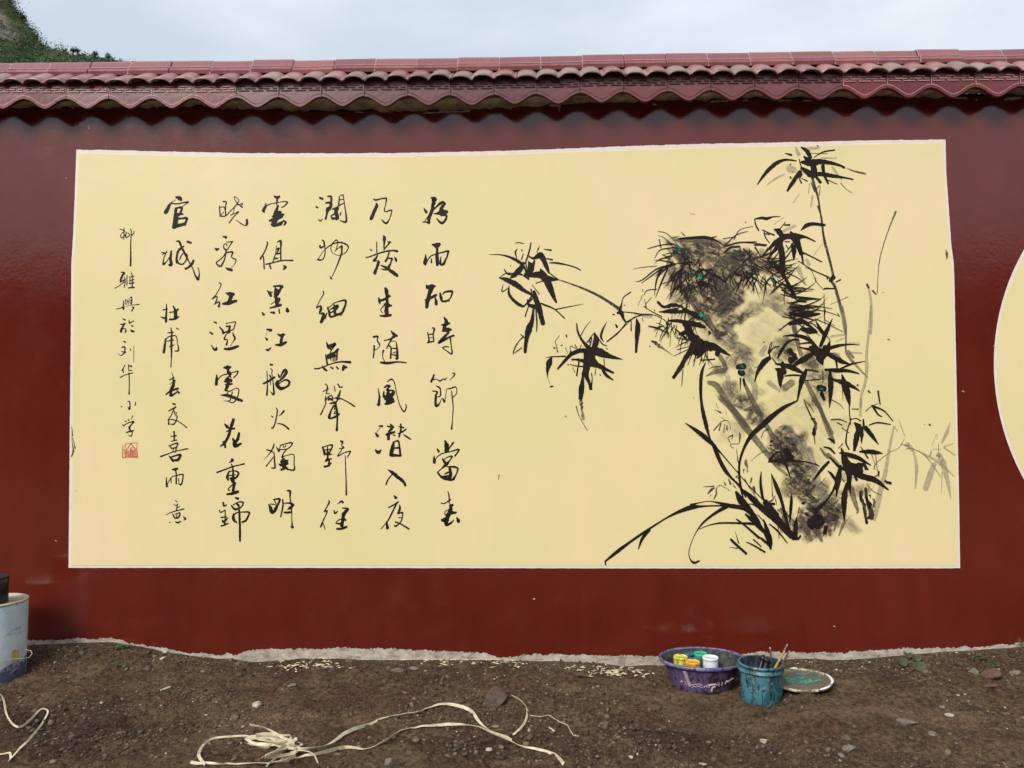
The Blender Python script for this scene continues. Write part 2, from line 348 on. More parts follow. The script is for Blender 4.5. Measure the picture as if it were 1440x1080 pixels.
# zoomed windows of the wall used when measuring: origin x, origin y, magnification
WIN = dict(A=(490,265,8), B=(490,400,8), C=(490,535,8), D=(490,620,8), E=(345,265,8), F=(345,400,8), Q=(345,500,8), H=(345,620,8),
           I=(205,265,8), J=(205,395,8), K=(205,510,8), L=(205,635,8), M=(150,310,9), N=(150,430,9), O=(150,540,9), P=(560,500,12), R=(150,400,15.43),
           a=(670,320,6), b=(720,440,6), c=(1020,195,6), d=(890,300,6), e=(1060,290,6), f=(930,420,6), g=(1060,430,6), h=(940,560,6), i=(1120,560,6), j=(830,640,6), k=(1010,630,6))
CHARS = [
('A',"930,105,14 965,118,46 960,150,40 945,230,32 925,290,34 905,350,32 905,392,28;850,220,8 860,245,22 878,270,28;838,378,14 870,380,16 905,385,18;855,378,8 900,310,10 950,250,14 1000,200,20 1050,160,32 1085,168,24;1060,160,20 1085,172,24 1055,210,34 1040,250,42;962,285,10 1010,282,30 1060,268,60 1108,265,34;1050,290,46 1100,305,22 1095,350,22 1055,392,28 1025,375,24 990,335,8"),
('A',"945,632,18 990,642,52 1026,628,32;985,650,34 998,690,24 998,780,38 1000,860,32;870,745,10 868,790,30 862,840,42 868,860,20;870,850,12 920,770,12 990,738,14 1060,720,16 1120,705,20 1125,715,20 1105,780,18 1070,850,26 1030,850,18 1040,780,12;932,790,8 935,835,20;1040,770,10 1035,850,22"),
('A',"285,120,14 305,132,20 360,120,14 420,110,18 428,125,16 420,180,10 405,250,12 425,262,12 485,245,16 485,275,12 460,350,12 430,392,22 400,380,20 375,350,8;315,170,16 318,195,32 295,255,34 258,335,38 252,348,26"),
('A',"390,530,8 405,555,32 403,620,18 400,680,12;318,605,10 320,720,12;245,690,12 260,695,18;470,605,24 440,640,14 400,690,14;195,780,10 240,770,14 330,735,16 420,710,18 500,700,18 550,708,26;435,600,6 470,608,24;330,740,10 315,780,20 285,815,22 330,815,12 340,830,32 320,890,28 297,955,34;460,715,12 440,780,18 420,820,24;440,790,12 490,790,20 480,830,16 450,890,28 410,915,18 370,905,8;520,770,8 535,800,26 538,825,14;365,865,10 420,890,28 470,925,34 530,965,36 550,985,28"),
('B',"880,8,16 885,35,30 930,25,44 972,20,24;930,40,54 910,110,38 905,150,46 885,200,42 882,258,32;860,175,12 900,165,28 980,125,28 990,115,18;975,140,10 985,190,30 990,225,28;1030,90,10 1040,140,32 1060,190,24 1130,180,24;1060,110,12 1090,85,20 1160,78,24 1168,95,22 1150,150,16 1120,185,18"),
('B',"890,540,12 905,600,14 905,650,20;945,490,14 965,500,20 955,560,14 960,630,16;900,565,14 950,558,16;905,600,8 950,600,8;890,655,16 960,640,16;1075,370,12 1100,410,36 1095,450,34;1045,455,12 1090,455,32 1140,435,18;1085,460,30 1070,520,34;1060,520,20 1110,510,48 1155,508,22;1130,540,18 1070,600,30 1015,660,20 1080,625,24 1140,590,20 1185,575,22;1145,590,18 1155,680,12 1165,780,16 1110,750,12 1060,712,12 1100,700,14 1135,705,8"),
('B',"415,42,24 425,60,38 435,120,34 435,200,32 430,280,42 430,350,38;340,150,12 350,185,32 355,220,12;345,190,22 400,170,28 470,130,20;410,230,14 380,260,10 365,295,8 385,320,10;400,220,12 440,235,38 480,238,24;355,352,14 410,355,28 475,345,28"),
('B',"285,590,24 330,585,18 325,630,12 350,670,16 348,700,8 310,735,8 295,725,6;290,690,18 288,760,16 280,830,12;480,525,12 510,560,34 545,580,26;405,630,14 450,622,14 520,590,22;500,590,22 460,660,14 430,720,14;395,745,22 385,790,10 390,830,10 410,870,10;460,690,18 480,720,14 475,830,20;480,640,8 530,640,8 545,700,16 550,830,28 530,830,12;490,720,10 540,720,16;500,775,8 530,760,10;490,790,10 540,800,18;365,878,22 440,885,28 560,872,16 650,882,14"),
('P',"605,325,28 590,370,32 555,445,32;580,410,22 650,400,12 700,430,24 760,395,18 790,405,24 830,365,4;905,300,6 945,300,26 940,345,22 865,420,5;645,510,14 690,540,30 712,570,20 710,680,24 650,700,10;580,600,18 660,610,24 640,660,34 632,750,38 635,840,40 660,850,36 700,800,18 740,720,10 770,760,32 785,790,16 800,690,12 820,570,12 870,560,22 960,530,20 985,560,14 985,640,14 930,700,16;900,600,14 912,700,20 928,860,18 925,960,16 915,1080,14 908,1180,22 900,1240,30"),
('D',"1088,0,20 1105,50,44 1105,110,46;1000,90,14 1015,120,26;1180,20,22 1150,60,16 1120,110,10;965,170,10 965,215,30 968,245,28;970,230,10 1000,180,10 1060,140,14 1150,120,12 1235,95,18 1240,110,16 1200,170,18;1060,200,14 1080,235,30 1090,250,20;1070,215,10 1110,185,10 1165,175,20 1140,220,14 1100,265,36 1050,310,12 1000,355,12;1005,355,16 1040,400,24 1090,425,30 1160,440,26;1115,290,12 1180,290,20 1230,310,20 1215,370,14 1180,430,30;1140,305,28 1150,370,32 1140,420,36;1085,370,14 1150,345,22;1060,400,16 1140,395,28"),
('D',"1120,570,10 1132,620,14 1135,700,12;1045,700,14 1080,705,12 1150,660,16;1170,720,28 1130,770,12 1090,790,10 1085,830,10;1150,720,28 1150,780,36 1120,840,46 1100,900,40 1050,895,18;1100,830,18 1160,810,36 1210,805,22;1050,890,22 1100,880,40 1100,940,36 1150,925,24 1185,890,10;1220,860,12 1235,895,36 1240,910,28"),
('C',"335,90,8 345,150,14 350,200,22 340,275,28 325,265,10;405,80,16 440,60,24 470,65,18 430,100,14;440,12,12 480,-12,18 510,5,12 530,80,9 550,180,9 580,280,11 625,350,16 652,300,12 644,270,12;400,125,14 400,180,28 440,190,36;430,110,18 510,120,22 490,160,44 430,200,44;450,90,14 445,180,46 440,260,36;405,215,10 450,215,36 500,210,28;410,265,16 460,255,34 515,235,18;500,195,12 515,235,16"),
('C',"345,512,16 380,515,26;360,530,5 310,590,5;308,595,18 325,620,32 335,635,18;305,780,14 335,810,38 370,780,10;470,490,12 495,525,28 460,580,28 450,660,30;440,515,16 505,525,22;430,610,28 520,580,22;500,610,8 525,620,14;590,490,16 590,560,18 570,635,18;560,600,12 620,570,18 650,545,12;570,520,12 620,530,18;620,610,12 660,635,18 700,660,16;510,690,18 495,760,40 480,840,38;520,690,12 560,680,18 575,740,18 585,840,24;520,760,18 575,755,20;480,840,32 590,845,22"),
('D',"450,325,14 500,360,32 560,410,36 620,460,28 642,502,24;490,380,12 450,430,14 423,490,16"),
('D',"515,615,14 535,640,32;455,750,14 510,720,16 560,685,18;545,700,18 500,790,18 450,890,14 410,940,10 365,990,10;430,910,18 440,980,34;575,720,10 580,760,24 560,815,22;560,820,8 605,805,20 610,840,12 595,900,14 560,940,16 530,960,20 515,945,8;565,860,10 600,865,12;530,910,14 600,940,16 680,990,18"),
('E',"840,105,22 870,120,26;795,208,14 815,218,20;825,350,10 845,368,16 870,345,8;930,90,18 965,95,22 970,150,20;905,165,16 960,165,28 960,210,34 930,240,46 920,280,22 905,345,22;1075,80,12 1100,75,14 1110,130,10 1120,200,12 1135,300,16 1135,375,22 1100,375,16 1060,360,6;1060,90,12 1050,200,16;1060,130,9 1105,125,9;1045,200,16 1110,165,10;985,235,18 1040,215,20 1030,250,28 1000,290,18 965,310,12 975,330,16 1030,345,28;1010,240,22 1030,300,40 1040,340,28;980,340,28 1035,340,22;1075,270,10 1070,300,14"),
('E',"865,580,12 885,600,18 895,660,12 900,720,11 880,790,12 845,808,16 815,800,18;840,645,18 850,670,20 900,640,11;820,800,9 870,720,7 930,660,11 1000,620,13 1080,610,17 1150,640,17 1155,680,11 1120,730,10 1050,755,7 990,730,7 965,690,9 970,640,10 1000,600,11 1030,580,13 1040,620,9 1020,700,9;1085,650,22 1050,670,9 1010,705,9;1085,650,22 1085,720,18 1060,800,17 1020,900,11 970,1010,7;955,985,8 965,1020,14 980,1015,6"),
('F',"880,80,16 880,110,12 840,180,9 800,265,11;800,265,14 850,245,18 850,290,28 835,330,12 880,330,28 875,380,38 855,425,32;900,380,18 920,320,12;925,260,14 945,310,24 960,365,22 1040,340,28 1080,330,32;930,270,12 985,225,9;985,215,11 1060,190,13 1125,180,24 1130,220,22 1100,300,24 1070,340,28;1000,230,18 1010,330,28;960,280,12 1040,240,28 1010,290,22 960,320,12"),
('F',"915,650,10 935,700,32 960,730,18;920,700,14 980,690,46 1015,668,24 970,740,12 950,790,12;905,790,14 915,850,20 925,905,20;930,800,28 1000,770,24 1045,730,24;1035,740,18 1030,850,18;930,820,36 1010,800,28;960,800,18 965,860,8;985,770,14 990,865,10;1010,780,12 1010,865,10;780,948,14 830,945,14 900,920,12 980,890,13 1080,870,18 1180,875,28;870,920,14 890,950,24 915,970,20;960,930,14 985,945,20;1025,925,14 1045,950,18;1110,915,24 1100,960,28;1100,940,28 1140,930,22"),
('Q',"905,320,14 925,350,13 915,420,12;875,405,11 935,375,13;905,430,9 950,430,12;1000,340,9 1012,400,11;1040,320,14 1060,350,12;1055,355,14 1090,355,16;905,460,12 900,510,11 930,470,12 970,450,14 980,480,12 930,500,14;900,510,11 905,540,11 880,600,12 848,665,16;940,480,22 980,500,22;1070,390,9 1050,440,11 1025,485,11 1060,490,12;1070,400,12 1050,480,14 1010,530,18 950,540,12;980,480,11 1060,480,13 1150,520,13 1230,572,18;960,540,14 1010,530,28 1020,560,18;1000,560,18 970,610,16 945,690,28 960,705,18 1010,690,22 1055,655,22;1010,560,9 1005,610,9;1000,600,7 1040,600,7 1000,650,12 1040,650,7;1020,560,18 1035,650,22 1035,760,18 1030,840,26"),
('H',"870,70,18 885,110,22 895,150,28;870,75,12 920,55,12 975,45,18 980,60,18 960,110,16 920,150,28;890,100,12 960,95,14;925,60,9 925,150,22;930,150,28 970,150,14;930,150,18 925,200,22 900,230,14 940,210,22 970,200,14;945,210,18 940,280,22;890,290,20 930,280,22 965,250,18;1070,0,14 1095,12,24 1085,50,9 1110,75,16 1070,85,9;1060,85,11 1090,90,9 1040,170,12 1110,135,11 1180,115,14 1180,130,14 1150,185,12;1125,165,9 1130,300,11 1135,450,13 1138,605,18"),
('H',"940,670,12 945,690,18 920,740,12 890,795,12 920,785,16 905,840,11 875,900,14 850,965,20;870,910,11 900,995,9;1035,710,4 1085,680,24 1100,695,22;1000,780,12 1010,815,20 1040,790,10;1090,755,11 1155,765,24 1110,820,40 1100,880,32 1085,950,38;1110,870,18 1130,890,22;1110,870,18 1050,890,11 1020,925,11 1060,930,22;1030,990,18 1090,985,28 1140,965,24"),
('E',"330,90,20 360,105,32 385,92,22;360,110,22 355,180,14 370,210,9;235,170,12 225,210,28 205,250,36 215,268,18;225,225,9 260,185,11 340,165,9 430,150,11 475,158,16 440,200,14 410,215,12;370,195,18 350,250,32 330,290,28;350,270,46 400,270,28;300,320,10 350,305,38 430,295,24;360,300,38 330,350,56;275,365,22 340,345,42 420,320,18;340,360,46 310,410,42;320,425,22 390,400,38 430,370,14;430,360,14 455,385,24 435,415,14"),
('E',"240,600,11 252,620,14 220,710,14 170,795,18;205,770,14 212,850,14 215,905,16;350,640,7 345,720,11 320,800,12 310,840,11;360,605,11 400,595,22 400,680,16 400,800,16;350,690,9 380,675,18 355,740,12 385,730,18;340,790,22 370,785,12;235,855,16 300,840,13 400,815,16 480,810,14 535,812,18;275,840,12 280,880,18 290,905,14;430,870,12 455,885,28 430,912,16"),
('F',"320,20,18 415,20,22 400,60,12;340,20,16 330,90,12 345,130,38;250,70,12 275,100,32 290,130,28;290,80,12 310,95,9;350,60,36 350,120,46;410,25,18 380,80,32 340,140,38;345,140,28 355,200,38 360,230,38;360,160,22 390,165,18 360,220,18;290,225,7 330,195,9;280,265,14 340,250,22 400,232,28;190,315,12 208,340,28;290,315,18 325,320,28;380,280,14 385,325,14;470,270,22 478,300,38"),
('F',"245,505,18 285,515,32 295,510,22;248,530,3 235,590,3;228,600,12 245,620,28;235,730,16 260,740,24 290,710,10;365,560,12 400,575,32 440,565,22;430,560,28 410,610,28 400,680,32;345,680,18 400,680,32 460,650,26"),
('Q',"285,100,22 305,105,22;245,175,9 250,300,12 245,445,20;290,150,14 305,165,9 300,200,11 315,300,11 322,435,22 285,405,5;205,315,20 260,290,22 330,245,24;275,220,14 300,270,18;285,270,12 285,330,7;370,205,9 380,235,22 395,240,12 440,165,28 465,185,32 430,240,28 390,280,18 360,300,18;365,290,28 355,330,34 400,370,38 450,360,22 490,330,22 495,290,24 450,275,18 400,300,11 380,320,14"),
('Q',"350,590,12 362,620,14 350,700,14 330,780,14 305,820,16 295,810,9;295,680,12 310,690,16;435,625,24 405,660,14 380,680,7;365,762,11 430,780,16 490,825,20"),
('H',"325,35,14 320,60,16 290,120,12 250,170,7 210,215,3;245,100,14 290,115,16 325,140,12 330,230,16 335,300,18 300,305,14;320,180,12 280,230,12 235,285,12;350,70,9 370,100,18 380,120,14 395,60,11;395,50,12 460,30,12 525,20,18 520,50,14 470,90,11 385,100,11;425,50,9 440,75,9 460,45,9;470,90,12 430,140,12 415,185,18;415,180,12 480,160,9 545,155,11 550,250,11 550,325,18 480,320,14;435,200,24 400,230,12 420,240,28 480,220,18;380,260,12 410,270,32 470,250,38;450,220,28 440,280,38 430,320,22;405,325,22 450,300,32 480,320,18"),
('H',"265,715,14 285,750,32 300,800,38 340,780,28;285,710,12 340,715,12;320,660,16 350,655,18 390,655,24 375,700,22 340,770,34;330,670,11 345,700,14;420,660,14 425,730,18 400,855,14;475,560,16 505,565,24 505,640,14 520,740,16 525,880,9 530,975,24;440,700,11 500,700,18 540,720,24 500,760,28;440,805,18 490,805,24 515,800,16;515,965,12 540,970,22;480,770,12 500,740,12"),
('I',"830,195,9 835,260,13 840,315,14;870,150,12 905,155,16 900,210,12 900,310,14;835,215,11 880,210,12 895,245,14;850,300,7 880,265,9;840,315,14 900,310,12 950,260,11 1010,200,11 1050,140,9 1040,120,7 1000,95,11 1000,120,7 1030,165,11 1090,215,14;1060,180,7 1090,170,12 1080,200,7;1020,190,7 1060,180,7;960,300,6 1010,280,9 1050,262,12 1000,310,11 940,388,14;1015,355,7 1080,400,11 1120,420,11 1140,400,26 1140,350,20;1000,200,7 990,270,7 955,305,7"),
('I',"870,540,14 905,552,30;785,675,14 800,690,30 825,680,14;975,600,20 950,640,11 915,690,14 880,670,14 885,630,9 910,625,11 915,650,9;975,600,12 910,605,9;905,690,18 900,750,12 880,820,16 850,875,20;900,740,12 840,800,12 795,840,14 835,878,22;885,740,9 930,720,14 980,720,18 965,770,12 1010,800,16 1015,820,11 990,870,5 960,895,5;900,890,5 930,910,28 970,920,28"),
('J',"825,22,12 850,35,12 835,80,9 790,160,11 755,200,18;755,195,16 805,180,12 790,240,14 775,265,11;780,262,12 830,235,14 825,290,26;905,135,12 945,150,42 990,150,32;965,160,38 940,240,42;870,258,22 930,250,42 1020,225,28"),
('J',"770,460,14 795,475,20;722,578,14 750,598,22;740,725,9 770,770,24 795,770,32 798,745,12;835,520,14 865,560,20 875,590,24;905,480,11 960,470,9 1010,462,14 1000,510,12 980,550,12 880,585,20;910,510,18 945,520,22 930,580,24;950,505,18 940,570,18;950,580,12 910,600,9 885,655,18 920,665,12 910,720,20;980,580,7 990,610,18 1005,650,18 980,690,7 955,730,5;885,765,18 950,765,32 1040,735,24"),
('K',"880,55,18 920,55,42 955,50,22;925,60,32 930,110,22 960,170,12;800,140,14 800,190,32 795,245,32;800,215,9 850,150,11 930,125,14 1000,105,11 1040,98,16 1020,140,14 990,170,12;930,110,38 960,130,18 900,190,18 920,200,38;890,210,22 960,200,38;930,180,28 925,250,32 900,310,28;900,250,18 970,240,22;895,310,18 950,320,11 1010,290,9 1045,295,12 1045,350,12 1015,420,12 980,450,12 940,440,9;930,330,9 900,370,11;850,365,12 920,370,32 1000,395,32 1085,430,26;960,400,12 940,430,12 880,430,5;975,330,11 960,400,12"),
('K',"990,640,32 960,730,32 930,830,28 890,900,28 845,940,14;890,690,14 915,720,32 940,740,18;910,775,12 950,755,18 1000,740,22;870,885,14 890,920,22 898,955,18;1050,790,22 1040,850,32 1010,900,32;980,850,14 1000,890,38 1010,935,42 1075,910,22"),
('L',"970,85,22 980,100,28 940,125,7;805,235,18 870,210,16 980,170,16 1060,150,13 1105,138,20;965,140,12 980,180,18 985,260,22 980,340,28;940,220,14 920,280,28 930,320,18;945,225,11 1000,215,14 1045,240,22 1020,290,22 970,310,38;940,270,12 1010,260,12;960,300,28 985,340,38;1010,355,22 970,380,14 930,420,11 940,435,18;1000,360,28 985,440,28;915,480,18 980,470,32 1040,450,28"),
('L',"875,575,22 880,610,18 910,600,12;830,660,12 845,685,14 890,660,12;895,660,14 895,730,12 890,820,18;850,740,16 910,735,14;860,770,11 880,790,28 925,745,12;850,835,16 890,825,18 930,805,14;1010,520,18 1040,530,28;965,605,12 990,640,22 1010,650,28;985,600,12 1040,570,11 1095,570,18 1080,620,14 1020,650,22;1030,590,22 1050,610,22;1045,600,12 1055,700,22 1060,820,22 1062,920,24 1062,1005,20;990,700,18 990,760,32 1025,800,14;980,730,18 1020,690,14 1080,680,12 1160,680,18 1165,700,18 1130,770,22 1085,795,18"),
('I',"345,100,24 380,110,42 400,130,28;340,130,5 290,160,11 270,190,28 250,230,38 225,270,42;290,170,14 360,175,16 430,160,14 480,155,20 470,165,12 420,200,7;335,225,18 400,215,24 410,225,24 385,290,22;340,230,28 335,320,38 320,440,40;350,300,44 390,290,28 420,290,18;340,340,38 400,340,18 460,335,28 465,350,24 440,410,28;310,440,28 370,420,38 440,400,28;350,350,38 345,400,28"),
('I',"180,720,11 220,730,18;190,745,9 240,720,12;240,705,11 205,790,11 200,855,20 230,830,12 265,780,7;290,705,18 280,790,28 290,860,32 265,860,22;345,595,11 380,600,24 400,650,22 440,730,24 480,810,14 530,900,12 560,980,18 590,1020,32;590,1025,28 605,960,11 590,890,9;430,650,14 370,700,22 350,780,24 355,830,32;380,690,28 400,680,12;350,830,24 410,855,14 455,810,14 465,750,18 430,730,12 400,760,12 385,800,12;470,600,22 510,612,24;540,810,22 520,850,28 480,890,22 450,905,24"),
('J',"235,260,9 235,330,16 230,460,24;195,328,12 245,318,14;175,405,11 210,420,22 235,400,12;310,280,12 330,330,24 330,420,24;330,350,14 365,320,22;270,355,12 340,345,14;340,340,28 345,420,24;270,435,18 330,430,22 370,405,18"),
('J',"345,530,11 370,545,14;285,530,12 295,600,18 290,700,22 292,800,18 290,900,11 285,970,11;250,585,12 310,580,18;222,650,11 218,720,22 205,805,28;215,680,11 260,630,12 340,620,12 360,700,9 370,780,16 330,790,11;235,680,9 310,665,18;270,740,12 320,720,11"),
('K',"290,105,5 308,150,9 310,200,14;270,195,11 320,170,14;330,200,22 290,230,7 270,250,5;320,200,22 310,260,32 280,320,32;230,360,14 280,320,22 365,290,22;290,310,28 285,370,28 350,335,14;355,315,12 375,340,24"),
('K',"305,460,14 330,470,22;260,545,11 340,500,18;325,510,14 290,590,11 260,640,12 262,695,16;350,560,9 340,600,9 355,600,12 350,640,11 320,690,16 280,690,9;325,545,11 330,580,12;250,640,9 330,645,12 400,680,11 465,730,11"),
('K',"320,775,18 325,830,16 320,870,14;285,830,11 350,820,12;290,885,11 350,870,14;265,930,12 290,960,14;280,930,11 360,905,18 345,960,12;290,965,12 350,955,18;315,970,7 300,1010,11;345,960,11 335,1010,9;170,1055,18 240,1030,12 340,995,11 475,968,14;265,1050,12 300,1090,24 310,1110,18;290,1060,14 390,1035,22 375,1080,28 350,1100,24;300,1100,22 370,1095,24"),
('L',"300,200,14 330,200,28 360,190,18;335,200,18 345,260,14 345,360,18;235,290,9 235,350,18 240,390,26;240,380,9 290,290,9 350,270,11 415,255,16 420,300,14 400,370,18 370,360,12;285,300,9 288,350,12;370,300,9 375,340,12"),
('L',"335,550,9 355,565,12;320,600,9 360,605,12;360,590,11 345,660,12;345,640,9 385,615,9;230,712,7 300,680,11 430,645,14;305,700,11 325,740,18;330,705,9 385,690,14 370,740,18 330,750,14;350,710,9 350,745,9;270,795,11 278,797,11;335,790,9 365,798,20 400,780,7;425,735,12 450,755,18 430,770,9"),
('M',"225,95,9 222,150,11 220,245,9;170,110,9 230,135,14 200,160,7 180,200,12 200,225,12 240,180,11;250,150,14 245,215,16 280,205,11;270,160,11 295,180,11 270,210,11;305,110,12 315,150,12 308,300,14 308,450,18 306,575,22;320,190,12 345,165,12 350,140,9"),
('M',"185,655,12 225,665,24 200,700,22 180,760,24;175,780,18 240,750,14;230,720,12 235,790,14 225,850,12;220,780,12 160,830,9 108,858,11;260,690,9 260,820,14;310,650,7 325,690,11 330,720,9;285,720,9 345,705,14;300,730,9 290,800,11;330,720,11 325,850,14;295,765,11 345,750,14;290,800,12 350,790,16;275,855,14 350,848,20"),
('R',"365,350,16 375,400,22 365,480,24;335,500,28 365,510,46 370,545,28;415,320,14 420,380,20 425,440,18;440,330,14 470,400,18 470,440,14;470,350,18 520,400,18 545,440,18;545,270,22 550,340,24 545,440,18;490,300,14 545,280,18;500,330,14 545,360,18;220,535,20 310,515,16 420,480,8 560,450,11 710,435,22;560,495,18 595,500,28 570,540,24 545,580,24"),
('R',"360,745,22 400,770,38;300,865,18 350,870,28 405,850,32;390,860,38 355,920,38 320,1000,56 320,1035,38;360,960,22 410,960,18 420,1000,28 410,1045,22;485,770,11 500,840,32;500,840,22 590,795,22;540,890,18 570,905,38;530,995,28 570,1020,46 600,1020,32"),
('N',"220,450,14 240,460,22;195,530,12 225,520,18 235,550,16 225,600,16 190,628,12 160,620,7 148,600,5;190,580,9 240,590,20;300,540,7 308,565,14;345,505,5 347,600,7 345,715,5"),
('N',"235,750,12 215,790,12 200,820,18;210,810,11 215,850,11;280,745,12 285,820,11 320,815,14;285,760,9 315,765,24;175,907,12 240,875,11 335,850,12;285,850,14 290,950,12 288,1080,14 290,1115,22"),
('O',"185,290,11 195,285,14;270,225,11 290,220,14 298,260,13 292,320,22 270,290,5;370,225,9 365,265,16"),
('O',"235,465,12 250,475,16;275,450,11 285,460,14;335,400,12 315,450,7;205,515,11 220,535,11;215,530,12 270,495,11 345,475,20 320,510,14;325,505,11 290,550,24 305,590,14 330,590,12;255,612,16 300,600,18 340,590,18;325,600,12 325,640,11 305,660,14 280,645,7"),
]
# ------------------------------------------------------------------ the wall
def lin(xs, ys): 
    return lambda x: float(np.interp(x, xs, ys))
def plane_curve(P, y=0.0):
    Q = on_plane(np.array(P, float), y); return Q[:, 0], Q[:, 1]
# height of the lobes of the eave tiles, from which the whole coping follows the wall's slight rise
_x, _z = plane_curve([(0,154),(50,154),(300,152.5),(540,149.5),(740,147.5),(850,144.5),(1100,140.5),(1400,137),(1440,136.6)], -0.15)
_x = np.concatenate([[-9], _x, [9]]); _z = np.concatenate([[_z[0]], _z, [_z[-1] + 0.05]])
ZL = lin(_x, _z)
XL, XR = -6.6, 7.4                                    # ends of the stretch of wall that is built
WALL = empty('boundary_wall', (0, 0, 0), 'long dark red boundary wall with a glazed tile coping, carrying the cream ink mural', 'wall')

# wall body: painted render, with a concrete footing strip left bare along its foot
paint_edge = [(-200,902),(40,902),(60,900.5),(110,898.5),(150,897),(175,903),(225,911),(262,918),(300,921),(335,920),(350,914),(365,912.5),(400,914),(465,911.5),(530,913),(600,914.5),(640,916),(688,920),(700,925),(712,924),(740,921),(800,920.5),(860,922),(930,923),(1000,921),(1100,917.5),(1180,918.5),(1240,913.5),(1330,910.5),(1360,909.5),(1400,908),(1440,905),(1600,903)]
ex, ez = plane_curve(paint_edge)
n = 5200
xs = np.linspace(XL, XR, n)
edge = np.interp(xs, ex, ez) + 0.007 * vnoise(xs, xs * 0, 0.05, 1) + 0.005 * vnoise(xs, xs * 0, 0.011, 2) + 0.005 * np.maximum(0, vnoise(xs, xs * 0, 0.0045, 3)) + 0.012 * np.maximum(0, vnoise(xs, xs * 0, 0.019, 4) - .55)
_mx, _ = plane_curve([(-100,152),(300,152),(380,152),(450,152),(600,152),(700,152),(780,152),(1000,152),(1500,152)])
MB_ = lin(_mx, [0, 0, -.025, -.045, -.04, -.028, -.012, -.004, 0])
V = []; F = []
top = np.array([ZL(x) + 0.075 + MB_(x) for x in xs])
for i, x in enumerate(xs):
    V += [(x, 0, edge[i]), (x, 0, top[i])]
    if i: a = 2 * i; F.append((a - 2, a, a + 1, a - 1))
FACE = obj('painted_render', mesh('painted_render', V, F, [MR]), WALL)
BARE = Mat('bare_concrete', 0.85, 0.2)
nn = BARE.noise(9, 5, 0.7); n2 = BARE.noise(60, 4, 0.7)
bz = BARE.math('MULTIPLY', BARE.ramp(BARE.noise(14, 5, .75, BARE.mapped((1, 1, 2.5))), [(.48, 0), (.62, 1)]), .8)
BARE.color(BARE.mix(bz, BARE.mix(BARE.ramp(nn, [(.35, 0), (.65, 1)]), (0.34, 0.29, 0.24), (0.56, 0.50, 0.43)), (0.20, 0.16, 0.12)))
BARE.bump(n2, 0.5, 0.01); BARE = BARE.m
V = []; F = []
for i, x in enumerate(xs):
    V += [(x, 0.0, -0.5), (x, -0.0, edge[i] - 0.0), ]
    if i: a = 2 * i; F.append((a - 2, a, a + 1, a - 1))
obj('bare_footing_strip', mesh('bare_footing_strip', V, F, [BARE]), WALL)
mb = MB()
xs2 = np.linspace(XL, XR, 60)
for i in range(59):
    x0, x1 = xs2[i], xs2[i + 1]; t0, t1 = ZL(x0) + 0.09, ZL(x1) + 0.09
    mb.add([(x0, 0.24, -0.5), (x1, 0.24, -0.5), (x1, 0.24, t1), (x0, 0.24, t0), (x0, 0, t0), (x1, 0, t1)], [(1, 0, 3, 2), (4, 5, 2, 3)])
mb.add([(XL,0,-.5),(XL,.24,-.5),(XL,.24,ZL(XL)+.062),(XL,0,ZL(XL)+.062)], [(0,3,2,1)])
mb.add([(XR,0,-.5),(XR,.24,-.5),(XR,.24,ZL(XR)+.062),(XR,0,ZL(XR)+.062)], [(0,1,2,3)])
mb.build('wall_back', [MR], WALL)

# mortar bed under the coping, lumpy, with pale smears of plaster on the wall below it
MORT = Mat('mortar', 0.9, 0.15)
a = MORT.noise(8, 5, 0.7); b = MORT.noise(45, 4, 0.7)
MORT.color(MORT.mix(MORT.ramp(a, [(.35, 0), (.65, 1)]), (0.20, 0.18, 0.145), (0.46, 0.42, 0.35))).bump(b, 0.6, 0.01); MORT = MORT.m
sec = [(0.01, 0.080), (-0.010, 0.076), (-0.035, 0.074), (-0.065, 0.070), (-0.098, 0.067), (-0.126, 0.070), (-0.13, 0.15), (0.02, 0.17)]
nx = 1400; xs = np.linspace(XL, XR, nx); V = []; F = []; q = len(sec)
for j, (yy, zz) in enumerate(sec):
    pass
for i, x in enumerate(xs):
    zl = ZL(x)
    for j, (yy, zz) in enumerate(sec):
        am = 0.012 if j < 6 else 0
        dz = am * (vnoise([x], [yy], 0.07, 5)[0] + 0.6 * vnoise([x], [yy], 0.025, 6)[0] + 0.8 * vnoise([x], [yy * 0.2], 0.3, 8)[0])
        V.append((x, yy, zl + zz + dz + (MB_(x) * (1 + yy / .16) if j < 6 else 0)))
    if i:
        for j in range(q - 1): a = (i - 1) * q + j; F.append((a, a + 1, a + q + 1, a + q))
obj('mortar_bed', mesh('mortar_bed', V, F, [MORT]), WALL)
PLASTER = M_plain('plaster_smear', (0.62, 0.55, 0.45), 0.8, 0.15, 40, 0.2, 0.5)
p = Paint(0.003)
for d in ["22,151.5,2.5 32,150.5,3 41,150.5,1.5", "98,150,3 104,152,2", "636,153,4 650,152,5.5 664,151.5,4 689,149,3", "595,159.5,1.5 625,158,1.6 660,156.5,2.2", "618,156,3 624,158,2",
          "704,150,2 716,150.5,5 728,149,1.5", "716,151,3 719,154.5,1", "774,148,3.5 787,149.5,4.5", "785,151,1.5 787,157,1", "918,147,2 922,147.5,2", "999,143.5,2.5 1012,142.5,3 1023,142,2.5", "1045,141.5,2 1052,141.5,1.5",
          "1095,142,2.5 1112,141.5,1.5", "1343,138,2 1359,138.5,2", "1372,140.3,2 1374,140.4,2", "1412,140,2 1425,138.5,4 1435,138,3", "500,158,1 512,158.5,1.4", "540,157.8,1.2 552,157.6,1",
          "1130,142,2 1142,141.5,1.4"]:
    p.text(d, 0, 0, 1, rag=0.5)
p.build('plaster_smear', PLASTER, WALL)

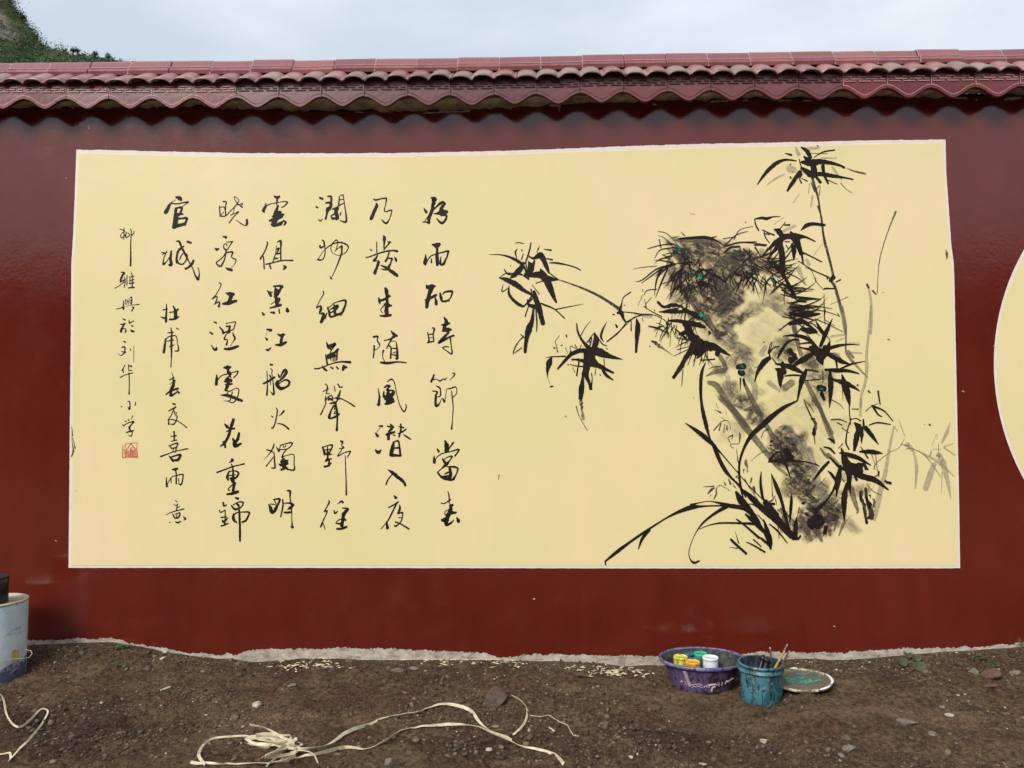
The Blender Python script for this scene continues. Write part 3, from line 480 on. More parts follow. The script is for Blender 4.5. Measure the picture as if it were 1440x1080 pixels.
# ------------------------------------------------------------------ coping: roof tiles, ridge tiles, scalloped eave tiles
GL_ROOF = M_glaze('roof_tile_glaze', (0.19, 0.078, 0.074), (0.31, 0.155, 0.14), 0.34)
GL_ROOFG = M_glaze('weathered_roof_tile', (0.19, 0.125, 0.108), (0.30, 0.205, 0.175), 0.5)
GL_RIDGE = M_glaze('ridge_tile_glaze', (0.19, 0.050, 0.055), (0.27, 0.095, 0.10), 0.28)
GL_RED = M_glaze('eave_tile_red_glaze', (0.115, 0.016, 0.018), (0.17, 0.030, 0.034), 0.25)
GL_SHEEN = M_glaze('eave_tile_sky_sheen', (0.125, 0.034, 0.038), (0.170, 0.054, 0.058), 0.3)  # copy of the eave glaze with reflected sky put into its colour
LINE_L = M_plain('pale_relief_line', (0.50, 0.26, 0.25), 0.4, 0.1, 30)  # pale colour for raised lines and ridge lips
LINE_D = M_plain('dark_relief_line', (0.07, 0.016, 0.018), 0.5, 0.1, 30)  # dark colour for the raised lines of the middle tiles
SEAM = M_plain('ridge_joint_mortar', (0.40, 0.24, 0.22), 0.7, 0.2, 40)
SC = 1080 / (D - 0.29)
def pxw(x, y): return on_plane(np.array([[x, 128.0]]), y)[0][0]
P_EAVE = (pxw(1061, -0.15) - pxw(392, -0.15)) / 11.0
X0_EAVE = pxw(392, -0.15)
P_ROOF = P_EAVE / 2
# roof tile: one hump, lying down the slope, its side lapping over the neighbour
def roof_tile_mesh(k, mat):
    rr = random.Random(k); nu, ln = 20, 0.225; V = []; F = []
    amp = 0.0245 + rr.uniform(-.002, .002); th = 0.013
    for s in (0, 1):
        for v, vv in enumerate((0.0, 0.3, 1.0)):
            for i in range(nu + 1):
                u = i / nu; x = (u - 0.5) * P_ROOF * 1.06
                h = amp * max(0.0, 1 - (abs(u - .47) / .42) ** 2.3) ** 0.62
                h += 0.006 * (u > 0.9)
                V.append((x, vv * ln, h - s * th - (0.003 if (v == 0 and s == 0) else 0)))
    q = nu + 1
    for v in range(2):
        for i in range(nu):
            a = v * q + i; F.append((a, a + 1, a + q + 1, a + q)); b = 3 * q + a; F.append((b, b + q, b + q + 1, b + 1))
    for i in range(nu): a = i; F.append((a, a + 3 * q, a + 3 * q + 1, a + 1))
    for v in range(2):
        a = v * q; F.append((a, a + q, a + 4 * q, a + 3 * q)); a = v * q + nu; F.append((a, a + 3 * q, a + 4 * q, a + q))
    return mesh('roof_tile', V, F, [mat], True)
RT = [roof_tile_mesh(k, GL_ROOF) for k in range(3)] + [roof_tile_mesh(k, GL_ROOFG) for k in range(2)]
i0 = int((XL - X0_EAVE) / P_ROOF); i1 = int((XR - X0_EAVE) / P_ROOF)
slope = math.radians(33)
for i in range(i0, i1):
    x = X0_EAVE + (i + 0.5) * P_ROOF + 0.01; zl = ZL(x); r = random.Random(i)
    fx = 720 + x / 5 * 1080
    old = r.random() < (0.5 if 430 < fx < 900 else 0.22)
    me = RT[3 + r.randrange(2)] if old else RT[r.randrange(3)]
    o = obj('roof_tile', me, WALL, (x + r.uniform(-.003, .003), -0.192 + r.uniform(-.006, .006), zl + 0.166 + r.uniform(-.0035, .0035)),
            (slope + r.uniform(-.02, .02), r.uniform(-.03, .03) + 0.03, r.uniform(-.02, .02)))
# small arched cheeks where the humps meet the ridge course
def ridge_mesh(k):
    L_ = P_EAVE * 0.972; prof = [(-.050, -.012), (-.056, .012), (-.048, .030), (-.038, .036), (-.030, .044), (-.006, .094), (.004, .104), (.03, .108), (.20, .108), (.236, .10), (.27, .044), (.288, .03), (.29, -.012)]
    V = []; F = []; q = len(prof)
    for x in (-L_ / 2, -L_ / 2 + .004, L_ / 2 - .004, L_ / 2):
        e = 0.002 if abs(x) > L_ / 2 - .001 else 0
        for (y, z) in prof: V.append((x, y + (e if y < 0.1 else -e), z - e))
    for s in range(3):
        for j in range(q - 1): a = s * q + j; F.append((a, a + 1, a + q + 1, a + q))
    F.append(tuple(range(q))); F.append(tuple(range(4 * q - 1, 3 * q - 1, -1)))
    return mesh('ridge_tile', V, F, [GL_RIDGE])
RM_ = ridge_mesh(0)
def lipm():
    L_ = P_EAVE * 0.972; mb = MB(); mb.tube([(-L_/2, -.0435, .0375), (0, -.0437, .0378), (L_/2, -.0435, .0375)], 0.0034, 6); return mesh('lip_line', mb.V, mb.F, [LINE_L])
LIP = lipm()
def seamm():
    mb = MB(); mb.add([(-.0045,-.0545,-.012),(.0045,-.0545,-.012),(.0045,-.0465,.033),(-.0045,-.0465,.033),(.0045,-.028,.046),(-.0045,-.028,.046),(.0045,-.004,.096),(-.0045,-.004,.096),(.0045,.03,.109),(-.0045,.03,.109)],
        [(0,1,2,3),(3,2,4,5),(5,4,6,7),(7,6,8,9)]); return mesh('joint', mb.V, mb.F, [SEAM])
SEAMM = seamm()
x0r = on_plane(np.array([[12.0, 85]]), -0.03)[0][0]; PR = P_EAVE * 0.985
j0 = int((XL - x0r) / PR); j1 = int((XR - x0r) / PR)
for j in range(j0, j1):
    x = x0r + (j + 0.5) * PR; r = random.Random(900 + j)
    tilt = math.atan((ZL(x + .3) - ZL(x - .3)) / .6)
    o = obj('ridge_tile', RM_, WALL, (x, r.uniform(-.003, .003), ZL(x) + 0.290 + r.uniform(-.004, .004)), (0, -tilt + r.uniform(-.009, .009), r.uniform(-.004, .004)))
    lp = obj('lip_line', LIP, o)
    if r.random() < .8: obj('joint', SEAMM, o, (-PR / 2 + .0, 0.0, 0))
# eave tiles with scalloped foot, raised border line and key-fret band
def eave_mesh(lm, gm, k):
    W = P_EAVE - 0.003; mb = MB(); nu = 24; A = 0.066
    def low(u): return A * (0.5 + 0.5 * math.cos(2 * math.pi * u)) ** 0.85
    y0, y1 = 0.0, 0.018
    V = []; F = []
    for i in range(nu + 1):
        u = i / nu; x = (u - .5) * W; b = low(u)
        V += [(x, y0, b), (x, y0 - .004, b + .004), (x, y0 - .004, b + .019), (x, y0, b + .023), (x, y0, .172), (x, y1, b), (x, y1, .172)]
    for i in range(nu):
        a = i * 7; c = a + 7
        for p_, q_ in ((0, 1), (1, 2), (2, 3), (3, 4)): F.append((a + p_, c + p_, c + q_, a + q_))
        F += [(a, a + 5, c + 5, c), (a + 4, c + 4, c + 6, a + 6), (a + 5, a + 6, c + 6, c + 5)]
    F.append((0, 1, 2, 3, 4, 6, 5)); b = nu * 7; F.append((b + 4, b + 3, b + 2, b + 1, b, b + 5, b + 6))
    mb.add(V, F, 0)
    V = []; F = []                                                 # the wavy line
    t = 0.0048
    for i in range(nu + 1):
        u = i / nu; x = (u - .5) * W * 0.985; b = low(u) + .021
        V += [(x, -.0062, b), (x, -.0062, b + t)]
        if i: a = 2 * i; F.append((a - 2, a, a + 1, a - 1))
    mb.add(V, F, 1)
    def seg(u0, u1, z, tt=.0058):
        mb.box((u0 - .5) * W, (u1 - .5) * W, -.006, .001, z - tt / 2, z + tt / 2, 1)
    def tick(u, z0, z1): mb.box((u - .5) * W - .0023, (u - .5) * W + .0023, -.0033, .001, z0, z1, 1)
    z2, z1_, z0_ = .146, .1305, .1155
    for kk in range(3):
        b = kk / 3.0
        seg(b + .015, b + .20, z2); tick(b + .20, z1_, z2); seg(b + .20, b + .29, z1_)
        seg(max(.03, b - .03), b + .12, z1_); seg(b + .05, b + .30, z0_); tick(b + .05, z0_, z0_ + .009)
    mb.box(-W/2 + .001, -W/2 + .0055, -.003, .001, .08, .165, 1)
    return mesh('eave_tile', mb.V, mb.F, [gm, lm], False, mb.M)
EM = [eave_mesh(LINE_L, GL_RED, 0), eave_mesh(LINE_D, GL_SHEEN, 1)]
k0 = int((XL - X0_EAVE) / P_EAVE); k1 = int((XR - X0_EAVE) / P_EAVE)
for k in range(k0, k1):
    x = X0_EAVE + (k + 0.5) * P_EAVE; r = random.Random(50 + k)
    tilt = math.atan((ZL(x + .3) - ZL(x - .3)) / .6)
    me = EM[1] if -1 <= k <= 12 else EM[0]  # middle run takes the copy coloured with sky sheen
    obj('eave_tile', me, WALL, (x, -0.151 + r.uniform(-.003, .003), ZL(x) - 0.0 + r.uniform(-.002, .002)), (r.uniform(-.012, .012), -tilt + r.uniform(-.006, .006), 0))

# ------------------------------------------------------------------ the mural
def panel(name, outline, depth, mat, parent, rag=0.0, seed=0):
    P = np.array(outline, float); out = []
    for i in range(len(P)):
        a, b = P[i], P[(i + 1) % len(P)]
        m = max(1, int(np.hypot(*(b - a)) / 1.5)) if rag else 1
        for t in range(m):
            c = a + (b - a) * t / m
            if rag: 
                horiz = abs(b[0] - a[0]) > abs(b[1] - a[1])
                nzv = rag * (vnoise([c[0]], [c[1]], 7, seed)[0] + 0.6 * vnoise([c[0]], [c[1]], 2.2, seed + 1)[0])
                topside = horiz and c[1] < 400
                c = c + (np.array([0, nzv * (1.0 if topside else 0.35)]) if horiz else np.array([nzv * 0.3, 0]))
            out.append(c)
    X = on_plane(np.array(out)); c = X.mean(0)
    V = [(x, -depth, z) for x, z in X] ; n = len(V)
    from mathutils.geometry import tessellate_polygon
    tris = tessellate_polygon([[Vector((x, 0, z)) for x, z in X]])
    F = [tuple(t) for t in tris]
    # make every face look towards the viewer
    G = []
    for f in F:
        a, b, cc = (Vector(V[i]) for i in f)
        nrm = (b - a).cross(cc - a); G.append(f if nrm.y < 0 else f[::-1])
    # thin rim back to the wall
    V2 = [(x, -0.0005, z) for x, z in X]
    G += [(i, (i + 1) % n, n + (i + 1) % n, n + i) for i in range(n)]
    return obj(name, mesh(name, V + V2, G, [mat]), parent)
border = [(107.5,210.5),(150,211),(240,213.5),(360,215.5),(470,215.8),(560,215.3),(640,213.6),(720,212),(810,208.5),(900,205),(990,202.5),(1080,200.8),(1170,198.8),(1250,197),(1329.5,196.5),
          (1330.5,242),(1334,292),(1337.5,342),(1341,370),(1342,400),(1345,540),(1348.5,700),(1350,799),(1100,799.5),(720,799),(400,798.5),(96.5,798.5),(97.5,700),(98.5,580),(100,450),(100.5,372),(103,330),(105,283)]
inner = [(111.5,216),(150,217),(240,219.5),(360,221),(470,221),(560,220.5),(640,219),(720,217.5),(810,214),(900,211),(990,208.5),(1080,206.5),(1170,204.5),(1250,202.8),(1326,202),
         (1327.5,242),(1331,292),(1334.5,342),(1338,370),(1339,400),(1342,540),(1345.5,700),(1347,795.5),(1100,796),(720,795.5),(400,795),(100.5,795),(101.5,700),(102.5,580),(104,450),(104.5,372),(106.5,330),(108.5,283)]
MUR = panel('mural_panel', inner, 0.0032, MC, WALL)
MUR['label'] = 'cream painted panel with columns of black brush calligraphy and an ink painting of bamboo and a rock'
panel('white_border', border, 0.0016, WHITEB, MUR, 0.45, 11)
cx, cy, rr = 1739.5, 520.0, 342.0
# the round panel is a true circle on the wall
C0 = on_plane(np.array([[cx, cy]]))[0]; Rw = C0[0] - on_plane(np.array([[1397.5, cy]]))[0][0]
def disc(name, r, depth, mat, parent):
    V = [(C0[0], -depth, C0[1])]; n = 128; F = []
    for k in range(n):
        a = 2 * math.pi * k / n; V.append((C0[0] + r * math.cos(a), -depth, C0[1] + r * math.sin(a)))
    F = [(0, 1 + (k + 1) % n, 1 + k) if False else (0, 1 + k, 1 + (k + 1) % n) for k in range(n)]
    return obj(name, mesh(name, V, F, [mat]), parent)
RP = disc('round_mural_panel', Rw - 0.019, 0.0032, MC, WALL); disc('white_border', Rw, 0.0016, WHITEB, RP)

for wn, data in CHARS:
    p = Paint(0.0036); ox, oy, sc = WIN[wn]
    p.text(data, ox, oy, sc, 1.14, step=1.0, rag=0.16)
    p.build('brush_character', INK, MUR)
# red seal
p = Paint(0.0036); ox, oy, sc = WIN['O']
p.text("245,860,60 350,860,60 380,880,60;240,910,50 390,915,50", ox, oy, sc, soft=True); p.build('seal_stain', SEALP, MUR)
p = Paint(0.0040)
p.text("238,757,8 390,744,10;208,775,9 206,930,14;388,745,9 385,830,10 392,930,16;206,932,13 300,922,10 392,922,18;240,760,8 232,830,9 206,845,9;312,755,12 280,800,12 245,838,10;312,755,12 345,800,13 378,832,12;"
       "240,850,10 236,925,10;222,862,8 258,858,9;262,840,9 262,880,10 246,925,9;222,885,8 250,880,8;285,845,8 280,925,9;305,820,12 303,925,13;322,825,11 320,925,9;340,840,12 339,922,12;360,830,11 362,922,12;300,812,9 330,805,9;268,900,7 298,898,8;305,870,7 338,868,7", ox, oy, sc, rag=0.3)
p.build('red_seal', SEALR, MUR)

# ---- ink painting -----------------------------------------------------------
def art(name, mat, items, depth, wmul=None, **k):
    p = Paint(depth); wmul = wmul or (1.15 if mat is INK else 1.0)
    for wn, data in items:
        ox, oy, sc = WIN[wn]; p.text(data, ox, oy, sc, wmul, **k)
    return p.build(name, mat, MUR)

# rock: washes first
BL = [(990,343,48,8,4,.7),(955,352,20,14,60,.7),(1000,362,52,16,8,.9),(1035,372,40,13,15,.85),(1060,362,34,10,10,.9),(1075,378,30,9,15,.75),(970,372,26,15,60,.8),(955,390,16,22,60,.65),
      (975,408,15,30,62,.62),(992,436,12,26,62,.55),(1003,395,26,14,20,.75),(1020,388,26,14,10,.9),(1012,415,16,20,70,.75),(1022,430,14,22,70,.85),(1030,412,18,16,40,.55),(1045,395,20,12,20,.55),
      (985,425,12,14,60,.32),(1003,440,14,16,60,.30),(1060,435,18,11,-20,.38),(1085,420,20,12,40,.25),(1100,428,16,12,40,.30),(1120,440,16,14,50,.45),(1028,452,22,10,-25,.52),(1015,462,22,8,-25,.42),(1045,445,20,7,-35,.35),
      (1023,476,20,11,20,.40),(1036,490,24,9,10,.36),(1046,502,20,9,20,.34),(1030,508,14,10,0,.28),(1055,520,10,16,80,.25),(1022,545,10,18,70,.34),(1035,560,16,12,60,.38),(1047,568,14,10,0,.34),(1060,555,8,20,70,.22),(1012,520,12,10,40,.3),
      (1104,487,16,18,60,.34),(1098,500,14,12,0,.3),(1145,520,18,16,60,.3),(1140,505,16,12,0,.34),(1155,535,14,20,60,.3),(1150,560,12,24,60,.26),(1100,610,20,10,-20,.60),(1112,622,24,12,-25,.66),(1098,634,22,12,0,.72),(1118,640,22,11,-20,.55),
      (1108,650,20,10,10,.60),(1127,660,18,11,-25,.5),(1118,672,20,12,-30,.48),(1137,670,16,10,-30,.40),(1128,686,24,14,-25,.52),(1112,690,14,14,50,.34),(1148,690,22,12,-35,.36),(1137,702,22,11,30,.50),(1152,710,26,13,-30,.55),(1168,705,22,10,-35,.34),
      (1160,724,26,14,-35,.60),(1140,726,18,14,40,.50),(1175,720,18,10,-40,.50),(1128,738,14,18,70,.46),(1140,752,11,13,70,.42),(1158,745,12,16,90,.40),(1107,734,14,14,20,.28),(1165,740,10,18,80,.34),(1190,735,10,22,-55,.26),
      (1205,690,9,26,75,.26),(1196,668,9,20,75,.2),(1175,600,14,24,70,.10),(1080,470,30,40,60,.10),(1120,580,40,60,60,.07),(1040,600,14,30,60,.14),(1070,590,10,14,60,.30),(1062,580,10,16,40,.34),(1145,640,20,30,60,.08),(1000,470,24,22,60,.18)]
xs = np.arange(925, 1225, 2.6); ys = np.arange(330, 775, 2.6)
GX, GY = np.meshgrid(xs, ys)
dd = np.zeros_like(GX)
for (bx, by, rx, ry, an, am) in BL:
    am = min(1, am * (0.70 if by < 400 else 1.3 if by > 460 else 1.1))
    c, s_ = math.cos(math.radians(an)), math.sin(math.radians(an))
    u = (GX - bx) * c + (GY - by) * s_; v = -(GX - bx) * s_ + (GY - by) * c
    rn = np.sqrt((u / rx) ** 2 + (v / ry) ** 2) + 0.18 * vnoise(GX, GY, 9, 3) + 0.12 * vnoise(GX, GY, 4, 4)
    k = np.clip(1.5 * (1.25 - rn), 0, 1); k = k * k * (3 - 2 * k)
    dd = 1 - (1 - dd) * (1 - k * am)
X = on_plane(np.stack([GX.ravel(), GY.ravel()], 1)); ny_, nx_ = GX.shape
V = [(x, -0.0036, z) for x, z in X]
F = []; df = dd.ravel()
for r_ in range(ny_ - 1):
    for c_ in range(nx_ - 1):
        a = r_ * nx_ + c_; f = (a, a + nx_, a + nx_ + 1, a + 1)
        if max(df[i] for i in f) > 0.02: F.append(f)
ROCK = obj('painted_rock', mesh('painted_rock', V, F, [ROCKW], attr={'ink': df}), MUR)

art('painted_wash_stem', GREY, [
 ('d', "310,400,70 340,520,80 420,640,76 500,740,70 560,830,54 640,940,40;400,228,24 560,232,54 680,255,50 740,300,30;640,470,100 720,630,120 790,770,110 750,870,70;860,450,60 900,520,50;620,880,60 680,980,50 720,1060,40"),
 ('f', "395,705,40 470,740,56 560,880,56 660,1000,54 720,1075,52"), ('h', "430,-10,50 530,90,54 630,220,64 720,330,60 830,470,46 900,560,34 1000,650,26"),
 ('f', "375,655,10 450,620,40 530,600,50 535,560,40 490,480,46"), ('f', "690,680,24 720,760,36 800,920,50 850,990,40"), ('h', "740,100,40 800,200,44 860,290,46 910,420,40"),
 ('f', "1115,200,40 1150,380,40 1180,480,40"), ('g', "330,170,40 350,250,36;440,640,40 500,760,44 560,880,34 620,1000,34 660,1080,34"), ('i', "140,0,50 200,90,40 250,230,40 310,370,44"),
 ('i', "260,470,34 330,540,40 380,600,40"), ('f', "700,940,20 770,930,50 720,1020,24;800,1000,30 760,1060,20"),
 ('k', "500,520,20 560,560,60 540,700,50;690,580,60 740,690,44 790,780,20;830,700,60 875,790,24;1000,590,34 975,700,14;1060,625,36 1015,740,10;930,560,60 940,740,24;900,520,40 1010,440,16"),
 ('k', "1120,330,50 1140,420,50 1180,540,20"), ('f', "180,600,16 170,740,8"), ('e', "690,720,24 740,900,26 770,1080,18"), ('g', "740,0,22 775,160,16 775,300,16 780,400,22 860,500,24 955,605,8"),
 ('g', "250,700,70 330,640,60;480,470,70 520,520,80;270,380,60 320,420,70"), ('g', "790,380,30 840,440,24"), ('j', "990,325,6 1020,290,18 1045,275,8;1060,280,6 1060,330,12 1040,370,6"), ('h', "650,520,24 665,590,20;715,745,30 725,800,18"),
], 0.0038, soft=True, rag=0.12)
art('painted_pale_bamboo', PALE, [
 ('f', "560,330,50 640,400,70 720,470,40;560,240,60 640,330,40;700,520,60 760,620,40;700,640,50 780,720,60 790,860,40;880,30,50 980,90,60;1010,380,40 1060,330,30;950,60,70 1040,150,50;560,650,40 570,820,50;900,700,50 1000,780,30"), ('h', "1000,250,60 1100,380,50 1180,520,40;1180,430,60 1240,640,70 1300,860,60"),
 ('c', "340,400,6 420,340,20 500,300,14;800,165,12 935,165,18;1030,258,8 1080,275,20 1180,295,14;530,250,70 590,270,60;570,545,10 620,470,8;720,580,16 735,480,20;700,460,12 710,380,10;900,240,24 980,350,14;590,70,14 620,140,40;690,85,26 790,80,24"),
 ('e', "170,155,12 250,95,10;250,210,30 350,165,24;370,520,50 430,655,16;60,370,50 100,400,50;440,450,30 470,500,30;500,420,8 590,300,6"),
 ('e', "970,700,18 990,850,26 985,1080,22"), ('g', "985,0,20 970,200,22 950,400,26 950,520,32 940,640,28 905,760,24 900,860,22"),
 ('i', "820,235,16 790,380,26 765,520,30 745,640,40 710,760,50 680,900,50 655,1030,24;820,235,12 850,280,10;860,180,6 910,320,14;985,450,20 1010,580,30 1000,760,16;1160,550,44 1110,690,60 1085,770,50;1230,530,60 1270,690,40 1300,850,8;"
  "1220,380,14 1260,300,34 1295,200,5;1240,410,16 1320,380,10;1240,415,20 1335,480,14;1050,460,14 1150,510,24 1220,560,30 1330,660,8;930,380,40 980,440,40;1140,400,8 1180,300,6 1185,350,6;1225,620,14 1220,800,5;1135,440,16 1125,490,16;1150,430,10 1220,430,6;1190,470,50 1230,520,50;540,0,24 535,150,22"),
 ('g', "800,310,8 890,315,10;780,390,22 910,400,18;640,260,20 770,240,20;690,300,14 770,270,12;670,400,30 720,420,40"),
 ('d', "480,0,10 520,10,10"), ('f', "880,400,40 840,470,60;560,700,30 590,760,20"), ('b', "1100,20,40 1180,30,30"),
], 0.0038, soft=True, rag=0.15)
art('painted_pale_twig', BROWNW, [('i', "655,600,14 670,550,8 780,460,6 860,420,6 910,340,5;910,400,6 1050,460,9 1130,540,7 1215,665,5;1195,390,8 1200,520,7;880,390,8 950,400,10;920,430,8 960,420,8;1180,480,12 1215,490,12;145,120,8 110,60,10 60,10,12;125,170,10 160,220,30 140,300,30;200,420,18 250,490,24 270,510,16;70,40,14 125,165,12"),
 ('e', "1195,45,22 1150,160,12 1100,300,10 1060,450,9 1045,600,8 1040,740,8"), ('h', "210,-10,5 215,10,5"), ('d', "560,640,60 620,700,60;600,740,30 650,720,40;840,460,60 860,520,70"), ('g', "420,800,8 490,950,20;500,960,30 520,1000,20")], 0.0040, soft=True, rag=0.3)

# bamboo stems
p = Paint(0.0044)
for wn, data in [('a', "690,440,8 780,470,11 900,515,17 1020,570,22 1120,630,24 1210,692,30"), ('c', "730,330,20 750,400,24 780,500,17 800,620,13 815,740,15 830,860,15 860,980,11 885,1080,11"),
                 ('e', "538,0,16 570,100,13 590,250,13 640,450,15 670,600,24;660,640,26 690,700,22 730,830,16"), ('b', "800,245,8 880,185,9 930,130,9 1020,50,7 1100,15,9 1180,15,7 1260,45,7 1320,90,9"), ('i', "150,250,12 145,300,16 155,385,5")]:
    ox, oy, sc = WIN[wn]; p.text(data, ox, oy, sc, rag=0.1)
p.build('painted_bamboo_stem', DRY, MUR)

art('painted_leaf_cluster', INK, [('a',
 "110,228,3 200,230,8 280,250,16 350,285,24 400,330,18 440,430,12;395,300,22 370,350,40 320,400,36 285,425,8;235,355,9 260,390,13 300,400,7;190,425,4 250,440,32 330,480,42 400,530,28 465,565,18;190,425,3 260,385,8 380,400,8;"
 "275,490,5 275,560,20 320,620,24 380,660,22 410,655,11 470,570,9;460,130,9 445,200,11 420,280,11 400,310,7;325,132,3 360,128,7 400,138,5;345,180,3 328,210,12 340,260,5;380,190,9 384,194,11;570,183,5 600,188,9 628,192,14;590,262,7 640,272,12;"
 "615,298,7 680,300,14 760,315,9 830,335,9 875,358,9;430,235,7 480,260,18 540,235,46 570,280,36 590,330,32 610,380,14;440,290,12 460,330,46 455,390,28;490,280,12 470,340,28;415,395,28 470,400,36 540,400,54 600,430,44 690,440,9;540,350,9 560,400,56 600,460,54 640,560,36 672,630,16;"
 "610,380,7 690,440,9;485,540,22 500,600,38 530,690,40 560,810,32;430,610,9 440,650,22 500,670,34 540,680,9;470,485,5 530,560,7;530,635,7 580,655,14 660,690,9 742,765,9;670,690,7 760,672,7 900,645,2;480,680,12 470,780,28 445,850,46 420,950,30 410,1050,22;"
 "500,690,9 510,800,11 505,880,5;440,660,7 410,750,9;370,900,5 405,930,9;400,920,3 340,980,4 310,1060,4 380,1015,7;470,600,12 430,640,12;225,480,3 215,540,7 270,510,4;360,380,7 440,435,12;520,170,4 510,210,5;395,220,4 380,270,8;500,470,6 560,450,6;415,300,8 440,400,10;530,155,3 520,190,4;285,320,6 288,324,6;460,520,10 470,590,6")], 0.0048, rag=0.12)
art('painted_twig_joint', INK, [('a', "1210,700,26 1225,640,9 1240,590,7 1300,545,9;1150,735,9 1160,733,11;1190,720,18 1220,720,36 1240,770,18 1260,800,12;1240,712,7 1340,722,7 1440,740,5;1260,800,11 1330,760,5 1400,738,9 1440,732,7;1100,960,5 1200,880,10 1260,810,9;1175,820,12 1185,840,16;1350,770,9 1360,830,38 1355,900,36 1350,980,22 1345,1050,18;1305,780,5 1305,870,10;1245,655,7 1249,658,7;1395,765,5 1405,790,6")], 0.0048, rag=0.12)
art('painted_leaf_cluster', INK, [('b',
 "545,90,9 555,160,14 590,230,18 650,300,32 700,340,36;665,65,2 620,120,5 580,190,7;800,75,2 765,140,14 750,200,16 770,240,7;695,165,5 655,220,7 660,270,7;695,170,9 710,230,46 690,300,38;720,200,7 760,260,9 800,280,7;385,480,4 440,410,22 500,350,28 570,320,32 650,320,36;"
 "280,380,2 330,370,7 400,368,9 450,365,11;335,370,9 315,420,42 300,480,24 300,540,5 320,600,2;325,622,12 345,618,9;640,320,54 730,330,64 820,365,36 930,392,4;640,340,70 660,400,90 700,430,54;500,390,7 580,400,22 650,420,46 740,450,36 800,480,22 855,505,14;750,450,18 790,520,24 850,565,10;"
 "490,435,5 560,450,9 630,450,12;630,440,54 625,520,40 650,590,22 665,640,24;665,640,16 675,560,7 670,510,9;600,480,9 595,560,22 585,640,40 578,720,30;540,785,7 570,880,4 635,990,5;560,430,7 545,530,12;565,400,12 560,440,11;455,185,9 460,200,12;365,245,3 385,330,9;350,290,7 360,300,9;410,275,5 425,272,7;"
 "490,330,4 495,280,4 540,300,4 530,265,4 560,310,4 585,270,4;740,520,7 745,525,9;705,470,4 700,520,5;775,390,7 780,470,5;360,245,3 400,190,3;470,340,4 450,290,4;505,400,6 560,385,6;480,350,5 500,320,6;600,480,6 590,520,10;470,435,8 475,440,8;795,300,6 805,305,6;450,870,7 455,876,7;530,500,5 510,460,4;630,250,8 670,210,8 650,300,8;380,470,5 470,360,6"),
 ('b', "5,350,2 50,250,4 100,190,4;1150,110,4 1220,125,9 1290,160,7;1440,440,28 1395,500,22 1360,545,22;1160,280,7 1166,281,6")], 0.0048, rag=0.12)
p = Paint(0.0047)
for d in ["578,720,30 590,820,16 600,895,26", "1180,240,16 1230,270,30 1300,320,12 1370,370,3"]:
    p.text(d, *WIN['b'], soft=False, rag=0.5, a0=1, a1=.45)
p.text("1020,250,10 1100,280,14 1180,297,14", *WIN['c'], rag=.4, a0=.4, a1=.8); p.text("955,660,20 965,690,18;1000,715,16 1030,745,10;270,390,10 340,300,12", *WIN['e'], rag=.3)
p.build('painted_dry_leaf', DRY, MUR)
art('painted_leaf_cluster', INK, [('c',
 "268,388,7 340,290,24 420,215,30 500,180,18 595,188,9;640,75,12 690,110,32 715,160,28;745,160,5 820,115,10 920,97,10;505,125,7 555,140,16;640,200,18 720,205,54 800,195,38 880,205,28 960,225,18 1000,245,18;620,175,7 640,240,9 690,300,18;640,250,22 700,290,42 740,320,34;630,280,28 600,320,32 560,380,28 522,440,16;"
 "700,310,28 800,300,32 900,315,28 1000,330,14 1075,345,10;820,230,28 830,300,22 865,380,14;760,320,18 800,370,22;740,230,46 750,300,46;640,300,18 625,340,9 640,375,12;640,335,5 690,360,9;545,325,12 555,335,9;660,150,9 700,190,46;970,375,5 1010,420,3 1065,460,3;840,340,7 940,385,5;545,218,9 549,218,9;775,62,9 780,64,9;"
 "720,125,3 860,128,3;760,430,5 795,400,4 790,480,5;720,370,6 750,450,6;635,775,5 680,735,28 740,720,24 835,730,18")], 0.0048, rag=0.12)
art('painted_leaf_cluster', INK, [('e',
 "5,110,9 60,100,18 110,105,22 160,90,9 220,88,5;5,110,7 15,160,11 40,205,11;65,200,5 170,245,12;85,200,7 95,260,9 130,310,7;265,135,5 220,190,7;255,160,9 300,158,14;170,195,9 210,215,42 240,260,28;240,260,46 300,255,42 350,260,54 430,260,18 515,298,9;310,220,18 350,280,56 380,350,38 400,400,32 430,400,12 570,470,9;"
 "400,390,18 415,490,12;320,320,18 335,370,38 335,450,10;240,270,46 180,310,32 105,385,5;220,290,46 200,340,38 150,400,18 110,450,7;215,320,46 235,400,46 240,500,40 250,600,26;160,465,7 200,520,32 250,580,28;260,600,18 300,680,32 350,775,22;270,330,7 290,360,7;260,300,7 300,300,7;"
 "670,600,34 640,630,20;690,640,7 730,620,10;590,700,7 600,695,12 680,695,9;615,600,12 620,612,12;430,515,3 600,590,5 650,620,5;370,460,4 480,540,4 520,630,4 590,710,3;590,740,4 592,900,7 600,1000,3;520,600,4 518,635,6;1085,725,6 1088,726,6;80,230,5 130,240,8;100,210,5 120,240,5;0,330,8 100,330,6;10,350,14 40,395,8;310,500,6 318,510,6"),
 ('e', "300,900,20 380,920,20 440,915,16;430,905,14 480,912,26 550,908,14;310,985,24 380,970,32 440,985,18 530,1060,14;400,1040,18 470,1060,36;380,800,16 440,810,9;350,850,22 420,870,18")], 0.0048, rag=0.12)
